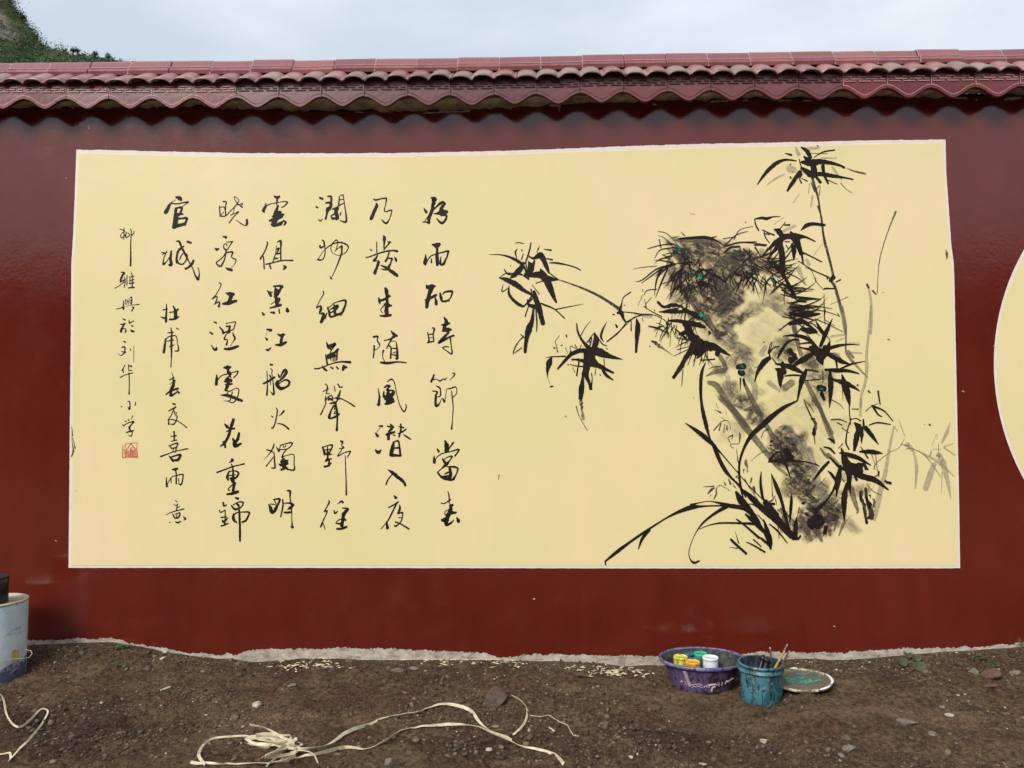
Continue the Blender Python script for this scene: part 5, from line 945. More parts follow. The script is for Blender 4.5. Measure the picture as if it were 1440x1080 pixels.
me = scatter('soil_crumbs', 26000, lambda r: 0.0026 + 0.006 * r.random() ** 3 + (0.008 if r.random() < .03 else 0), d_clump, SOILC, [.40, .40, .20], .75, .3, 3)
me.name = 'soil_crumbs'; obj('soil_crumbs', me, kind='stuff')
me = scatter('gravel', 3600, lambda r: 0.003 + 0.008 * r.random() ** 3, d_clump, STN, [.36, .38, .14, .12], .6, .3, 4); obj('gravel', me, kind='stuff')
me = scatter('clods', 5200, lambda r: 0.0045 + 0.013 * r.random() ** 2.6, d_pit, SOILC, [.5, .38, .12], .7, .3, 5); obj('soil_clods', me, kind='stuff')
me = scatter('lumps', 1100, lambda r: 0.009 + 0.013 * r.random() ** 2.2, lambda X, Y: d_pit(X, Y) * .8 + .25 * (Y > -.22), SOILC + [STN[0]], [.4, .36, .16, .08], .75, .45, 15); obj('soil_lumps', me, kind='stuff')
FLAKE = M_plain('cream_plaster_flake', (0.66, 0.56, 0.36), 0.8, 0.15, 60, 0.2, 0.3); FLAKEW = M_plain('white_plaster_flake', (0.62, 0.57, 0.49), 0.8, 0.15, 60, 0.2, 0.3)
def d_flake(X, Y):
    f = 0.10 * np.exp((Y + .02) / .22)
    for (px, py, sx, sy, am) in [(415,936,.12,.04,.9),(470,933,.1,.03,.6),(615,932,.2,.03,.6),(690,938,.22,.05,.35),(880,950,.11,.06,1),(850,938,.12,.04,.7),(800,945,.12,.05,.7),(940,945,.07,.03,.6),(1070,965,.03,.03,.6),(720,930,.1,.02,.6),(150,922,.3,.05,.28),(280,930,.2,.05,.25),(1340,935,.2,.04,.3),(1200,940,.2,.05,.2)]:
        q = at(px, py); f = f + am * np.exp(-((X - q.x) / sx) ** 2 - ((Y - q.y) / sy) ** 2)
    return np.clip(f * (0.6 + 0.9 * vnoise(X, Y, 0.07, 77)), 0, 1)
me = scatter('plaster_flakes', 2200, lambda r: 0.0025 + 0.0085 * r.random() ** 2.5, d_flake, [FLAKE, FLAKEW], [.55, .45], .28, .0, 6, (-3.6, 3.6, -1.3, -0.015)); obj('plaster_flakes', me, kind='stuff')
# chips of white wall plaster that are long and thin
mb = MB(); r = random.Random(31)
for i in range(260):
    c = r.choice([(415,938,60),(460,934,40),(880,948,55),(620,931,90),(840,945,60),(700,934,60),(400,934,20)])
    q = at(c[0] + r.gauss(0, c[2] * .35), c[1] + r.gauss(0, 4)); a = r.gauss(0, .7); l = r.uniform(.004, .026); wd = r.uniform(.0015, .008)
    u = Vector((math.cos(a), math.sin(a), r.uniform(-.2, .2))) * l; v = Vector((-math.sin(a), math.cos(a), .3)) * wd; z = Vector((0, 0, .008))
    p0 = q + z; mb.add([p0 - u, p0 - v, p0 + u, p0 + v, p0 + Vector((0, 0, .003))], [(0, 1, 4), (1, 2, 4), (2, 3, 4), (3, 0, 4)])
mb.build('plaster_splinters', [FLAKE], kind='stuff')

# ---- stones one can pick out ------------------------------------------------
SV, SF = ico(1)
def stone(px, py, wpx, mat, label, cat='stone', asp=(1, .7, .55), seed=0, sharp=.35, rz=0, group=None):
    q = at(px, py); r = np.random.default_rng(seed + int(px)); dist = (q - CAM).length; s = wpx / FPX * dist / 2
    V = np.array(SV)
    for k in range(7):                                            # knock flat faces off it
        nrm = r.normal(size=3); nrm /= np.linalg.norm(nrm); dcut = r.uniform(.34, .7)
        dd_ = V @ nrm; V = V - np.outer(np.maximum(0, dd_ - dcut) * .92, nrm)
    V = V * (1 + r.uniform(-.05, .05, (len(V), 1))) * np.array(asp) * s
    o = obj('stone', mesh('stone', V, SF, [mat]), loc=(q.x, q.y, q.z + s * asp[2] * .35), rot=(r.uniform(-.2, .2), r.uniform(-.2, .2), rz))
    if wpx == 40: o.rotation_euler = (.2, .75, .2); o.location.z += .01
    tag(o, label, cat, group); return o
ST = [
 (697,991,40,1,'largest brown angular stone, lying between the long ribbon arch and its short curl',(1,.75,.75)),
 (410,966,23,0,'flat pale grey slab of stone sunk in the dirt left of the ribbon arch',(1,.5,.25)),
 (560,946,20,0,'grey stone near the wall foot above the middle of the ribbon arch',(1,.6,.4)),
 (582,941,18,0,'thin flat grey flake of stone close to the bare footing',(1,.5,.2)),
 (580,996,10,0,'small upright grey stone just above the top of the ribbon arch',(.8,.7,1.1)),
 (519,1041,9,0,'small pointed grey stone enclosed between the two ribbon arches',(.8,.6,1.2)),
 (546,1077,18,0,'pale grey stone at the bottom edge of the picture under the ribbon',(1,.8,.7)),
 (361,993,14,2,'beige rounded stone on the bank above the tangled ribbon knot',(1,.8,.8)),
 (304,989,13,1,'brown stone on the left bank, highest of the pair there',(1,.7,.6)),
 (330,1011,18,1,'squat tan stone on the left bank above the looping ribbon',(1,.8,.65)),
 (229,927,9,2,'whitish pebble on the dirt just right of the green weed',(1,.8,.6)),
 (232,917,9,2,'pale chip of stone against the footing right of the green weed',(1,.4,.5)),
 (687,1056,11,2,'light pebble under the right end of the lower ribbon',(1,.8,.6)),
 (696,1023,13,0,'flat grey stone beside the ribbon below the large brown stone',(1,.6,.3)),
 (851,1024,12,1,'light brown block of stone standing in the hollow mid right',(.8,.7,1.2)),
 (822,953,26,1,'flat buff stone among the cream plaster flakes at the wall foot',(1,.5,.35)),
 (744,1030,6,2,'small round white pebble right of the ribbon curl',(1,1,.8)),
 (887,1066,9,2,'pale oval pebble low in the picture below the purple basin',(1,.6,.5)),
 (1075,1045,13,2,'white lump of rubble below the teal pail',(1,.8,.7)),
 (988,1077,16,2,'cream sliver of stone at the bottom edge below the basin',(1,.4,.3)),
 (1372,949,20,0,'grey stone near the wall foot, left of the reddish rubble',(1,.7,.6)),
 (1397,955,26,3,'chunk of reddish brown rubble near the right edge by the wall foot',(1,.7,.7)),
 (1426,950,15,0,'round grey stone right of the reddish rubble',(1,.8,.6)),
 (1394,967,22,3,'flat reddish slab lying in front of the rubble chunk',(1,.5,.2)),
 (1374,996,14,1,'rusty brown oval stone in the open dirt at the right',(1,.6,.6)),
 (1336,1008,14,2,'pale flat stone left of the rusty oval stone',(1,.5,.4)),
 (1326,996,10,0,'grey pebble just behind the pale flat stone at the right',(1,.7,.6)),
 (1277,1019,36,0,'long flat grey stone half buried in the dirt at the right',(1,.45,.16)),
 (1312,1035,12,0,'small grey stone at the lower right beside the half buried stone',(1,.7,.7)),
 (1193,1055,20,0,'pale grey broken lump at the lower right, largest of its heap',(1,.7,.6)),
 (1190,1041,16,1,'dark brown stone leaning behind the pale broken lump',(1,.8,.6)),
 (1412,1006,16,3,'dull pink stone near the right edge in the open dirt',(1,.5,.4)),
 (1183,1066,10,0,'small grey stone in front of the pale broken lump',(1,.8,.7)),
 (869,1003,9,1,'small tan stone above the hollow mid right',(1,.7,.6)),
 (208,942,14,1,'brown clod of stone below the green weed at the left',(1,.7,.5)),
]
for i, s in enumerate(ST):
    stone(s[0], s[1], s[2], STN[s[3]], s[4], 'stone', s[5], i, rz=random.Random(i).uniform(-.5, .5))

# ---- plastic packing ribbon --------------------------------------------------
RIB = Mat('cream_plastic_ribbon', 0.42, 0.5); rn = RIB.noise(25, 4); RIB.color(RIB.mix(RIB.ramp(rn, [(.35, 0), (.65, 1)]), (0.46, 0.38, 0.25), (0.66, 0.59, 0.44))).bump(RIB.noise(120, 2), .3, .003); RIB = RIB.m
def ribbon_mb(mb, P, wd, lift=0.006, twist=0.6, seed=0):
    C = spline([(x, y, wd) for x, y in P], 3.0); r = random.Random(seed); Q = []
    for c_ in C:
        q = at(c_[0], c_[1]); Q.append(Vector((q.x, q.y, q.z + lift)))
    for _ in range(3): Q = [Q[0]] + [(Q[i-1] + Q[i] * 2 + Q[i+1]) / 4 for i in range(1, len(Q) - 1)] + [Q[-1]]
    V = []; F = []
    for i, q in enumerate(Q):
        t = (Q[min(i + 1, len(Q) - 1)] - Q[max(i - 1, 0)]).normalized()
        side = t.cross(Vector((0, 0, 1))).normalized(); up = side.cross(t)
        a = twist * math.sin(i * .11 + seed) + 0.35 * math.sin(i * .043 + 2 * seed)
        s2 = side * math.cos(a) + up * math.sin(a); w_ = wd * (1 + .18 * math.sin(i * .21 + seed))
        q = q + Vector((0, 0, abs(math.sin(a)) * w_ / 2 + .004 * (1 + math.sin(i * .07 + seed))))
        nrm = t.cross(s2) * .0009
        V += [q - s2 * w_ / 2 + nrm, q + nrm * 3, q + s2 * w_ / 2 + nrm, q + s2 * w_ / 2 - nrm, q - s2 * w_ / 2 - nrm]
    m = len(Q)
    for i in range(m - 1):
        a = i * 5
        for k in range(5): F.append((a + k, a + (k + 1) % 5, a + 5 + (k + 1) % 5, a + 5 + k))
    F.append((4, 3, 2, 1, 0)); F.append(tuple((m - 1) * 5 + k for k in range(5)))
    mb.add(V, F)
mb = MB()
ribbon_mb(mb, [(405,1062),(440,1059),(465,1050),(490,1034),(520,1022),(545,1010),(565,1009),(585,1006),(600,1000),(618,995),(640,997),(662,1005),(672,1018),(690,1033),(720,1048)], .015, .006, 1.1, seed=1)
ribbon_mb(mb, [(395,1074),(430,1068),(460,1062),(485,1055),(520,1056),(540,1048),(560,1035),(578,1028),(610,1026),(650,1024),(675,1028),(695,1038),(722,1049),(745,1055),(780,1066),(793,1082)], .0145, .006, 1.1, seed=2)
o = mb.build('plastic_ribbon', [RIB], smooth=False); tag(o, 'long cream plastic ribbon arching over the dirt in two strands that meet at the right', 'ribbon')
mb = MB()
ribbon_mb(mb, [(409,1068),(380,1076),(330,1077),(268,1079)], .012, seed=3); ribbon_mb(mb, [(402,1050),(372,1042),(345,1038),(322,1040),(300,1043),(285,1053),(279,1068),(288,1082)], .0115, .006, 1.0, seed=4)
o = mb.build('plastic_ribbon', [RIB]); tag(o, 'cream plastic ribbon looping at the bottom edge left of the tangled knot', 'ribbon')
mb = MB()
for k in range(9):
    r = random.Random(60 + k); ribbon_mb(mb, [(352 + r.gauss(0, 5), 1046 + r.gauss(0, 4)), (375 + r.gauss(0, 7), 1050 + r.gauss(0, 5)), (395 + r.gauss(0, 7), 1052 + r.gauss(0, 4)), (418 + r.gauss(0, 5), 1058 + r.gauss(0, 6)), (400 + r.gauss(0, 7), 1066 + r.gauss(0, 5)), (372 + r.gauss(0, 5), 1080 + r.gauss(0, 4))], .016, .008 + .004 * k, 1.2, k)
ribbon_mb(mb, [(408,1066),(430,1064),(442,1072),(447,1084)], .007, .02, .3, 6)
o = mb.build('ribbon_knot', [RIB]); tag(o, 'tangled knot of crumpled cream plastic ribbon on the dirt at lower left centre', 'ribbon')
mb = MB(); ribbon_mb(mb, [(720,983),(732,990),(741,1001),(741,1013),(735,1026),(722,1037)], .014, seed=7)
o = mb.build('plastic_ribbon', [RIB]); tag(o, 'short curl of cream ribbon beside the large brown stone', 'ribbon')
mb = MB(); ribbon_mb(mb, [(-6,978),(4,985),(8,1005),(14,1019),(25,1027),(38,1022),(50,1008),(60,999),(68,1003),(58,1022),(40,1045),(25,1060),(12,1076)], .0095, .006, 1.0, seed=8); ribbon_mb(mb, [(-5,1067),(6,1065),(14,1062),(15,1072)], .012, seed=9)
o = mb.build('plastic_ribbon', [RIB]); tag(o, 'cream plastic ribbon bent in a sharp hook at the lower left corner', 'ribbon')
mb = MB(); P = [at(x, y) + Vector((0, 0, .006)) for x, y in [(745,1008),(760,1010),(772,1008),(785,1018),(798,1024),(806,1036),(814,1039)]]; mb.tube(P, .003, 6)
o = mb.build('dry_root', [STN[2]]); tag(o, 'thin pale root trailing over the dirt right of the ribbon curl', 'root')
mb = MB(); P = [at(226, 974) + Vector((0, 0, .006)), at(233, 971) + Vector((0, 0, .01)), at(239, 969) + Vector((0, 0, .01))]; mb.tube(P, .006, 6)
o = mb.build('stick', [FLAKEW]); tag(o, 'short white stick lying on the bank below the green weed', 'stick')
mb = MB(); P = [at(772, 1025) + Vector((0, 0, .006)), at(780, 1031) + Vector((0, 0, .008))]; mb.tube(P, .004, 6)
o = mb.build('stick', [FLAKEW]); tag(o, 'small cream splinter on the dirt beside the pale root', 'stick')

# ---- weeds -------------------------------------------------------------------
LEAF = M_plain('weed_leaf', (0.10, 0.17, 0.045), 0.5, 0.25, 30); LEAFD = M_plain('round_leaf', (0.06, 0.075, 0.03), 0.5, 0.25, 30); BLADE = M_plain('grass_blade', (0.15, 0.20, 0.06), 0.5, 0.2, 30)
def blade(mb, p, a, l, w_, bend, m=0):
    V = []; F = []; d = Vector((math.cos(a), math.sin(a), 0)); s = Vector((-math.sin(a), math.cos(a), 0))
    for i in range(5):
        t = i / 4; q = p + d * (bend * l * t * t) + Vector((0, 0, l * t * (1 - .35 * t * bend))); ww = w_ * (1 - t) ** .7 * (0.6 + t)
        V += [q - s * ww, q + s * ww]
        if i: b = 2 * i; F.append((b - 2, b - 1, b + 1, b))
    mb.add(V, F, m)
def leafm(mb, p, a, l, w_, tilt, m=0):
    d = Vector((math.cos(a), math.sin(a), tilt)).normalized(); s = Vector((-math.sin(a), math.cos(a), 0)); up = s.cross(d) * -1
    V = []; F = []
    for i in range(7):
        t = i / 6; ww = w_ * math.sin(math.pi * min(1, t * .93 + .05)) ** .7; q = p + d * l * t - Vector((0, 0, .25 * l * t * t))
        V += [q - s * ww + up * ww * .25, q, q + s * ww + up * ww * .25]
        if i: b = 3 * i; F += [(b - 3, b - 2, b + 1, b), (b - 2, b - 1, b + 2, b + 1)]
    mb.add(V, F, m)
def weed(px, py, n, ln, label, nb=14, spread=.05, mat=LEAF, cat='weed'):
    q = at(px, py); r = random.Random(int(px)); root = empty('weed', q, label, cat)
    a = MB(); b = MB()
    for k in range(nb): blade(a, Vector((r.gauss(0, spread * .5), r.gauss(0, spread * .35), 0)), r.uniform(0, 6.28), ln * r.uniform(.5, 1.2), .0018, r.uniform(.2, 1.2))
    for k in range(n): leafm(b, Vector((r.gauss(0, spread * .6), r.gauss(0, spread * .4), r.uniform(.0, ln * .5))), r.uniform(0, 6.28), r.uniform(.012, .028), r.uniform(.004, .009), r.uniform(0, .9))
    a.build('grass_blades', [BLADE], root)['kind'] = 'stuff'; b.build('leaves', [mat], root)['kind'] = 'stuff'
weed(170, 913, 46, .045, 'small green weed growing against the footing strip at the left', spread=.06)
weed(172, 938, 22, .03, 'tiny green weed in the dirt below the weed by the footing', 8, .045)
weed(1378, 928, 34, .06, 'bright green weed growing at the wall foot near the right edge', spread=.06)
weed(1395, 938, 20, .03, 'low green seedling just in front of the weed near the right edge', 6, .04)
weed(1437, 912, 4, .09, 'tuft of tall thin grass at the wall foot on the right edge', 10, .02)
weed(1232, 918, 2, .05, 'sparse dry grass tuft left of the round leaved plant', 8, .05)
weed(1285, 925, 5, .05, 'pale grass wisps behind the round leaved plant', 9, .06)
q = at(1280, 940); root = empty('round_leaved_plant', q, 'low plant with a few broad olive leaves by the wall foot at right', 'plant')
for (px, py, wpx, hpx) in [(1269,934,22,12),(1289,929,18,12),(1293,941,26,11),(1277,924,14,9)]:
    c_ = at(px, py + 5) + Vector((0, 0, .03)); s = wpx / 1080 * 4.9 / 2 * .72; V = [(0, 0, 0)]; F = []; m_ = 18
    for k in range(m_):
        a = 2 * math.pi * k / m_; rr_ = s * (1 - .28 * math.exp(-((a - math.pi / 2) / .35) ** 2)) * (1 + .05 * math.sin(5 * a))
        V.append((rr_ * math.cos(a), rr_ * .62 * math.sin(a), rr_ * .55 * math.sin(a) + .012 * abs(math.cos(a))))
        F.append((0, 1 + k, 1 + (k + 1) % m_))
    o = obj('leaf', mesh('leaf', V, F, [LEAFD]), root, c_ - q, (0, 0, random.Random(px).uniform(-.3, .3)))
mb = MB()
for (px, py) in [(1269,934),(1289,929),(1293,941),(1277,924)]:
    c_ = at(px, py + 5) + Vector((0, 0, .03)) - q; mb.tube([Vector((0, 0, -.01)), c_ * .5 + Vector((0, 0, .012)), c_], .0015, 5)
mb.build('stalks', [LEAFD], root)

# ---- purple basin with paint jars ---------------------------------------------
def splash(name, base, c1, c2, c3, rough=.35, s1=9, s2=22, zpos=None):
    m = Mat(name, rough, .5); a = m.noise(s1, 5, .7, m.mapped((1, 1, .35))); b = m.noise(s2, 5, .75, m.mapped((1.6, 1.6, .4))); c_ = m.noise(35, 4, .7)
    k = m.mix(m.ramp(a, [(.46, 0), (.54, 1)]), base, c1); k = m.mix(m.ramp(b, [(.52, 0), (.57, 1)]), k, c2); k = m.mix(m.ramp(c_, [(.56, 0), (.62, 1)]), k, c3)
    m.color(k).bump(b, .3, .005); return m.m
BAS = splash('purple_plastic_with_splashes', (0.12, 0.085, 0.19), (0.045, 0.028, 0.06), (0.022, 0.015, 0.025), (0.16, 0.12, 0.20))
RIMM = splash('blue_purple_rim', (0.17, 0.16, 0.34), (0.11, 0.09, 0.22), (0.03, 0.03, 0.05), (0.20, 0.13, 0.18))
INM = splash('basin_inside', (0.03, 0.03, 0.035), (0.012, 0.014, 0.016), (0.05, 0.06, 0.04), (0.09, 0.08, 0.08), .8)
PINKM = M_plain('pink_white_paint_mark', (0.55, 0.42, 0.44), .5, .15, 60)
bx, by = _b; K = (by + D) / FPX
R0 = 59 * K * 1.0; R1 = 39 * K; HB = 0.165; OV = 0.84
root = empty('basin', (bx, by, 0.0), 'purple plastic basin splashed with paint, holding open paint jars', 'basin')
mb = MB(); mb.lathe([(0.001, .004), (R1, 0.0), (R1 + .006, .006), (R1 + .012, .03), (R0 * .80, .09), (R0 * .88, HB - .035), (R0 * .93, HB - .012), (R0 * .95, HB - .002)], 64, 0, wob=.006, sy=OV); mb.build('basin_body', [BAS], root, True)
mb = MB(); mb.lathe([(R0 * .95, HB - .006), (R0 * .985, HB - .016), (R0, HB - .012), (R0 * 1.004, HB - .003), (R0 * .985, HB + .004), (R0 * .95, HB + .004), (R0 * .93, HB - .004)], 64, 0, wob=.006, sy=OV); mb.build('rim', [RIMM], root, True)
mb = MB(); mb.lathe([(R0 * .935, HB - .002), (R0 * .86, HB - .035), (R0 * .77, .09), (R1 + .004, .03), (R1 - .004, .010), (0.001, .010)], 64, 0, wob=.006, sy=OV); mb.build('basin_inside', [INM], root, True)
def on_basin(u, z):                                                   # u: angle from the front, z: height
    r_ = np.interp(z, [0, .03, .09, HB - .035, HB], [R1 + .006, R1 + .012, R0 * .80, R0 * .88, R0 * .95]) + .0025
    a = -math.pi / 2 + u; return Vector((r_ * math.cos(a), r_ * math.sin(a) * OV, z))
mb = MB(); rr = random.Random(4)
for (u, z, kind) in [(-.62,.10,'drip'),(-.50,.045,'o'),(-.40,.05,'o'),(-.30,.055,'o'),(-.22,.05,'o'),(-.10,.048,'s'),(.0,.052,'o'),(.1,.05,'T'),(.2,.058,'s'),(.32,.06,'i'),(.42,.062,'i'),(.55,.068,'i'),(.62,.07,'s'),(.70,.072,'i'),(.8,.078,'s'),(-.85,.06,'s'),(-.7,.055,'i')]:
    if kind == 'o': P = [on_basin(u + .045 * math.cos(t), z + .009 * math.sin(t)) for t in np.linspace(0, 5.6, 12)]; w0 = .0024
    elif kind == 'i': P = [on_basin(u + rr.uniform(-.02, .02), z - .012), on_basin(u, z), on_basin(u + rr.uniform(-.02, .03), z + .010)]; w0 = .0028
    elif kind == 'T': P = [on_basin(u - .10, z + .004), on_basin(u - .02, z + .010), on_basin(u + .09, z + .012), on_basin(u + .10, z), on_basin(u + .02, z - .008), on_basin(u, z - .03)]; w0 = .0058
    elif kind == 's': P = [on_basin(u - .04, z - .005), on_basin(u, z + .004), on_basin(u + .03, z - .003), on_basin(u + .06, z + .004)]; w0 = .0036
    else: P = [on_basin(u - .01, z + .035), on_basin(u, z + .01), on_basin(u + .02, z - .03), on_basin(u + .05, z - .055)]; w0 = .011
    mb.tube([(q.x, q.y, q.z) for q in P], w0, 6, 0, 1)
mb.build('paint_marks', [PINKM], root)
def jar(px, py, wpx, body, lid, label, h=.05, open_=False, top=None):
    r_ = wpx / 2 * K; d = rays([[px, py]])[0]; z = HB - .012 if top is None else top; t = (z - EYE) / d[2]; x, y = d[0] * t, -D + d[1] * t
    zb = max(.012, z - h)
    rt = empty('paint_jar', (x, y, zb), label, 'paint jar'); hh = z - zb
    mb = MB(); mb.lathe([(.0005, 0), (r_ * .93, 0), (r_ * .96, .004), (r_ * .96, hh - .016)], 32); mb.build('jar_body', [body], rt, True)
    mb = MB(); mb.lathe([(r_ * .96, hh - .018), (r_, hh - .017), (r_, hh - .003), (r_ * .96, hh), (r_ * .9, hh), (r_ * .87, hh - .003), (.0005, hh - .003)], 32)
    mb.build('lid', [lid], rt, True)
YEL = splash('yellow_jar', (0.62, 0.60, 0.05), (0.66, 0.62, 0.10), (0.25, 0.28, 0.03), (0.70, 0.66, 0.20), .3)
ORG = splash('orange_jar', (0.75, 0.36, 0.03), (0.78, 0.42, 0.05), (0.60, 0.26, 0.03), (0.8, 0.5, 0.12), .3)
GRN = M_plain('green_jar', (0.03, 0.42, 0.22), .3, .1); WHT = splash('white_jar', (0.76, 0.78, 0.80), (0.72, 0.75, 0.80), (0.60, 0.66, 0.72), (0.8, 0.8, 0.8), .3)
BLU = splash('blue_jar', (0.03, 0.12, 0.20), (0.02, 0.07, 0.12), (0.04, 0.2, 0.22), (0.01, 0.03, 0.05), .3); BLK = M_plain('black_plastic', (0.012, 0.012, 0.014), .35, .2)
jar(957, 922.5, 20, YEL, YEL, 'yellow paint jar at the left inside the purple basin', .10)
jar(974, 929.5, 20, ORG, ORG, 'orange paint jar at the front inside the purple basin', .10)
jar(985, 918, 19, GRN, GRN, 'green lidded paint jar at the back inside the purple basin', .11)
jar(999, 923.5, 22, WHT, WHT, 'white paint jar at the right inside the purple basin', .10)
jar(968, 917, 17, BLU, BLU, 'dark blue paint jar behind the yellow and orange jars in the basin', .11, top=HB - .02)
jar(980, 926, 14, BLU, BLU, 'blue green paint jar in the middle of the basin between the coloured jars', .10, top=HB - .03)
jar(1007, 913, 18, BLK, BLK, 'black paint jar at the back right inside the purple basin', .11, top=HB - .022)

# ---- teal pail with brushes ----------------------------------------------------
TEA = splash('teal_painted_pail', (0.05, 0.19, 0.24), (0.025, 0.09, 0.11), (0.012, 0.035, 0.04), (0.15, 0.20, 0.20), .4, 8, 30)
TEI = splash('pail_inside', (0.03, 0.06, 0.08), (0.015, 0.02, 0.03), (0.05, 0.09, 0.1), (0.02, 0.02, 0.02), .4)
tx, ty = _t; K2 = (ty + D) / FPX; RA, RB, HT = 30.5 * K2, 27 * K2, 50 * K2 * 1.04
root = empty('pail', (tx, ty, 0), 'small teal plastic pail caked in paint, filled with brushes', 'pail')
mb = MB(); mb.lathe([(.001, 0), (RB * .96, 0), (RB, .006), (RB * 1.02, .06), (RB * 1.05, HT - .055), (RB * 1.055, HT - .045), (RA * 1.0, HT - .042), (RA, HT - .036), (RB * 1.07, HT - .034), (RB * 1.08, HT - .012)], 56, 0, wob=.008); mb.build('pail_body', [TEA], root, True)
mb = MB(); mb.lathe([(RB * 1.07, HT - .016), (RA * 1.01, HT - .014), (RA * 1.02, HT - .002), (RA * .985, HT + .002), (RB * 1.04, HT)], 56, 0, wob=.008); mb.build('rim', [TEA], root, True)
mb = MB(); mb.lathe([(RB * 1.045, HT), (RB * 1.0, HT - .06), (RB * .95, .01), (.001, .01)], 56, 0); mb.build('pail_inside', [TEI], root, True)
mb = MB(); mb.lathe([(.0015, 0), (.007, .0005), (.0095, .002), (.008, .004), (.004, .0045), (.0005, .004)], 16); o = mb.build('moulded_boss', [TEA], root); o.location = (-.025, -RB * 1.03, .10); o.rotation_euler = (math.radians(90), 0, 0)
HANDLE = M_plain('brush_handle', (0.10, 0.05, 0.03), .4, .3); HAN2 = M_plain('ochre_brush_handle', (0.42, 0.22, 0.05), .4, .2); GREYH = M_plain('grey_brush_handle', (0.24, 0.20, 0.18), .4, .2); FER = M_plain('ferrule', (0.35, 0.33, 0.3), .35, .1)
def brush(px0, py0, px1, py1, r0, r1, mat, label, dy=0.0, tip=None, head=False):
    r0 *= 1.3; r1 *= 1.25
    """a brush whose shaft leaves the rim at one seen point and ends at another"""
    def pt(px, py, yy):
        d = rays([[px, py]])[0]; t = (yy + D) / d[1]; return Vector((d[0] * t, yy, EYE + d[2] * t))
    a = pt(px0, py0, ty + dy); b = pt(px1, py1, ty + dy + .03)
    base = a + (a - b).normalized() * .13; base.z = max(base.z, .02)
    rt = empty('paintbrush', base, label, 'paintbrush'); b_ = b - base; a_ = a - base
    mb = MB(); mb.tube([Vector((0, 0, 0)), a_ * .6, a_, a_.lerp(b_, .55), a_.lerp(b_, .97), b_], [r0 * .8, r0, r0, (r0 + r1) / 2, r1, r1 * .6], 8); mb.build('handle', [mat], rt, True)
    if head:
        mb = MB(); mb.tube([a_.lerp(b_, .62), a_.lerp(b_, .82), a_.lerp(b_, 1.0)], [r0 * 1.3, r0 * 1.5, r0 * .5], 10); mb.build('bristles', [BLK], rt, True)
    else:
        mb = MB(); mb.tube([a_.lerp(b_, .94), b_ + (b_ - a_).normalized() * .004], [r1 * 1.2, r1 * .7], 8); mb.build('tip_cap', [FER], rt, True)
brush(1085,940, 1083,911, .0048,.004, HANDLE, 'upright dark brush standing in the teal pail')
brush(1090,940, 1107,906.5, .0042,.003, GREYH, 'longest slim brush leaning right out of the teal pail', .0)
brush(1089,941, 1103,916, .0062,.0045, HAN2, 'brush with an ochre handle leaning right in the teal pail', -.03)
brush(1095,941, 1110,916, .004,.003, HANDLE, 'dark brush at the far right of the teal pail', -.015)
brush(1097,938, 1108,922, .0042,.003, GREYH, 'short grey brush low at the right of the teal pail', .02)
brush(1068,942, 1074,921, .010,.006, BLK, 'brush with a matted black head at the left in the teal pail', .0, head=True)
brush(1075,942, 1079,925, .012,.007, BLK, 'black matted brush head beside the upright brush in the pail', -.02, head=True)
brush(1071,943, 1069,928, .009,.006, BLK, 'stubby black brush lowest at the left in the teal pail', .03, head=True)

# ---- lid with teal smears ------------------------------------------------------
lp = at(1128, 962); root = empty('paint_lid', lp + Vector((0, 0, .012)), 'muddy round plastic lid with a cream rim and teal paint smears right of the pail', 'paint_lid')
root.rotation_euler = (math.radians(3), math.radians(-4), 0)
LIDM = splash('muddy_lid', (0.13, 0.10, 0.07), (0.09, 0.065, 0.045), (0.16, 0.14, 0.10), (0.05, 0.12, 0.10), .6, 12, 30)
CRM = splash('cream_rim', (0.16, 0.125, 0.085), (0.55, 0.50, 0.34), (0.10, 0.075, 0.055), (0.3, 0.26, 0.18), .5, 14, 20)
RL = 38 * K * 1.0
mb = MB(); mb.lathe([(.0005, .003), (RL * .93, .003), (RL * .93, 0), (.0005, 0)], 48); mb.build('lid_plate', [LIDM], root)
mb = MB(); mb.lathe([(RL * .92, .001), (RL * .925, .012), (RL * .97, .014), (RL, .008), (RL * .99, -.002), (RL * .92, -.002)], 64, wob=.01); mb.build('rim', [CRM], root, True)
TSM = splash('teal_smear', (0.03, 0.13, 0.105), (0.05, 0.20, 0.16), (0.03, 0.07, 0.05), (0.12, 0.26, 0.22), .45, 14, 30)
mb = MB()
for (cx_, cy_, rx, ry, s) in [(-.03, .03, .075, .04, 1), (.03, -.005, .07, .045, 2), (-.06, -.01, .05, .04, 3), (.02, .09, .04, .02, 4), (.10, .085, .03, .015, 5)]:
    V = [(cx_, cy_, .0115)]; m_ = 26
    for k in range(m_):
        a = 2 * math.pi * k / m_; q_ = 1 + .18 * math.sin(3 * a + s) + .12 * math.sin(5 * a + 2 * s); V.append((cx_ + rx * q_ * math.cos(a), cy_ + ry * q_ * math.sin(a), .005))
    mb.add(V, [(0, 1 + k, 1 + (k + 1) % m_) for k in range(m_)])
mb.build('teal_smear', [TSM], root, True)
for (a0, a1) in [(1.9, 2.35), (1.35, 1.65), (-.6, .35), (-1.3, -.75)]:
    mb = MB(); mb.tube([(RL * .985 * math.cos(a), RL * .985 * math.sin(a), .012) for a in np.linspace(a0, a1, 8)], [.003, .006, .008, .008, .008, .007, .006, .003], 8, 0, .6)
    mb.build('dried_paint', [WHT], root, True)

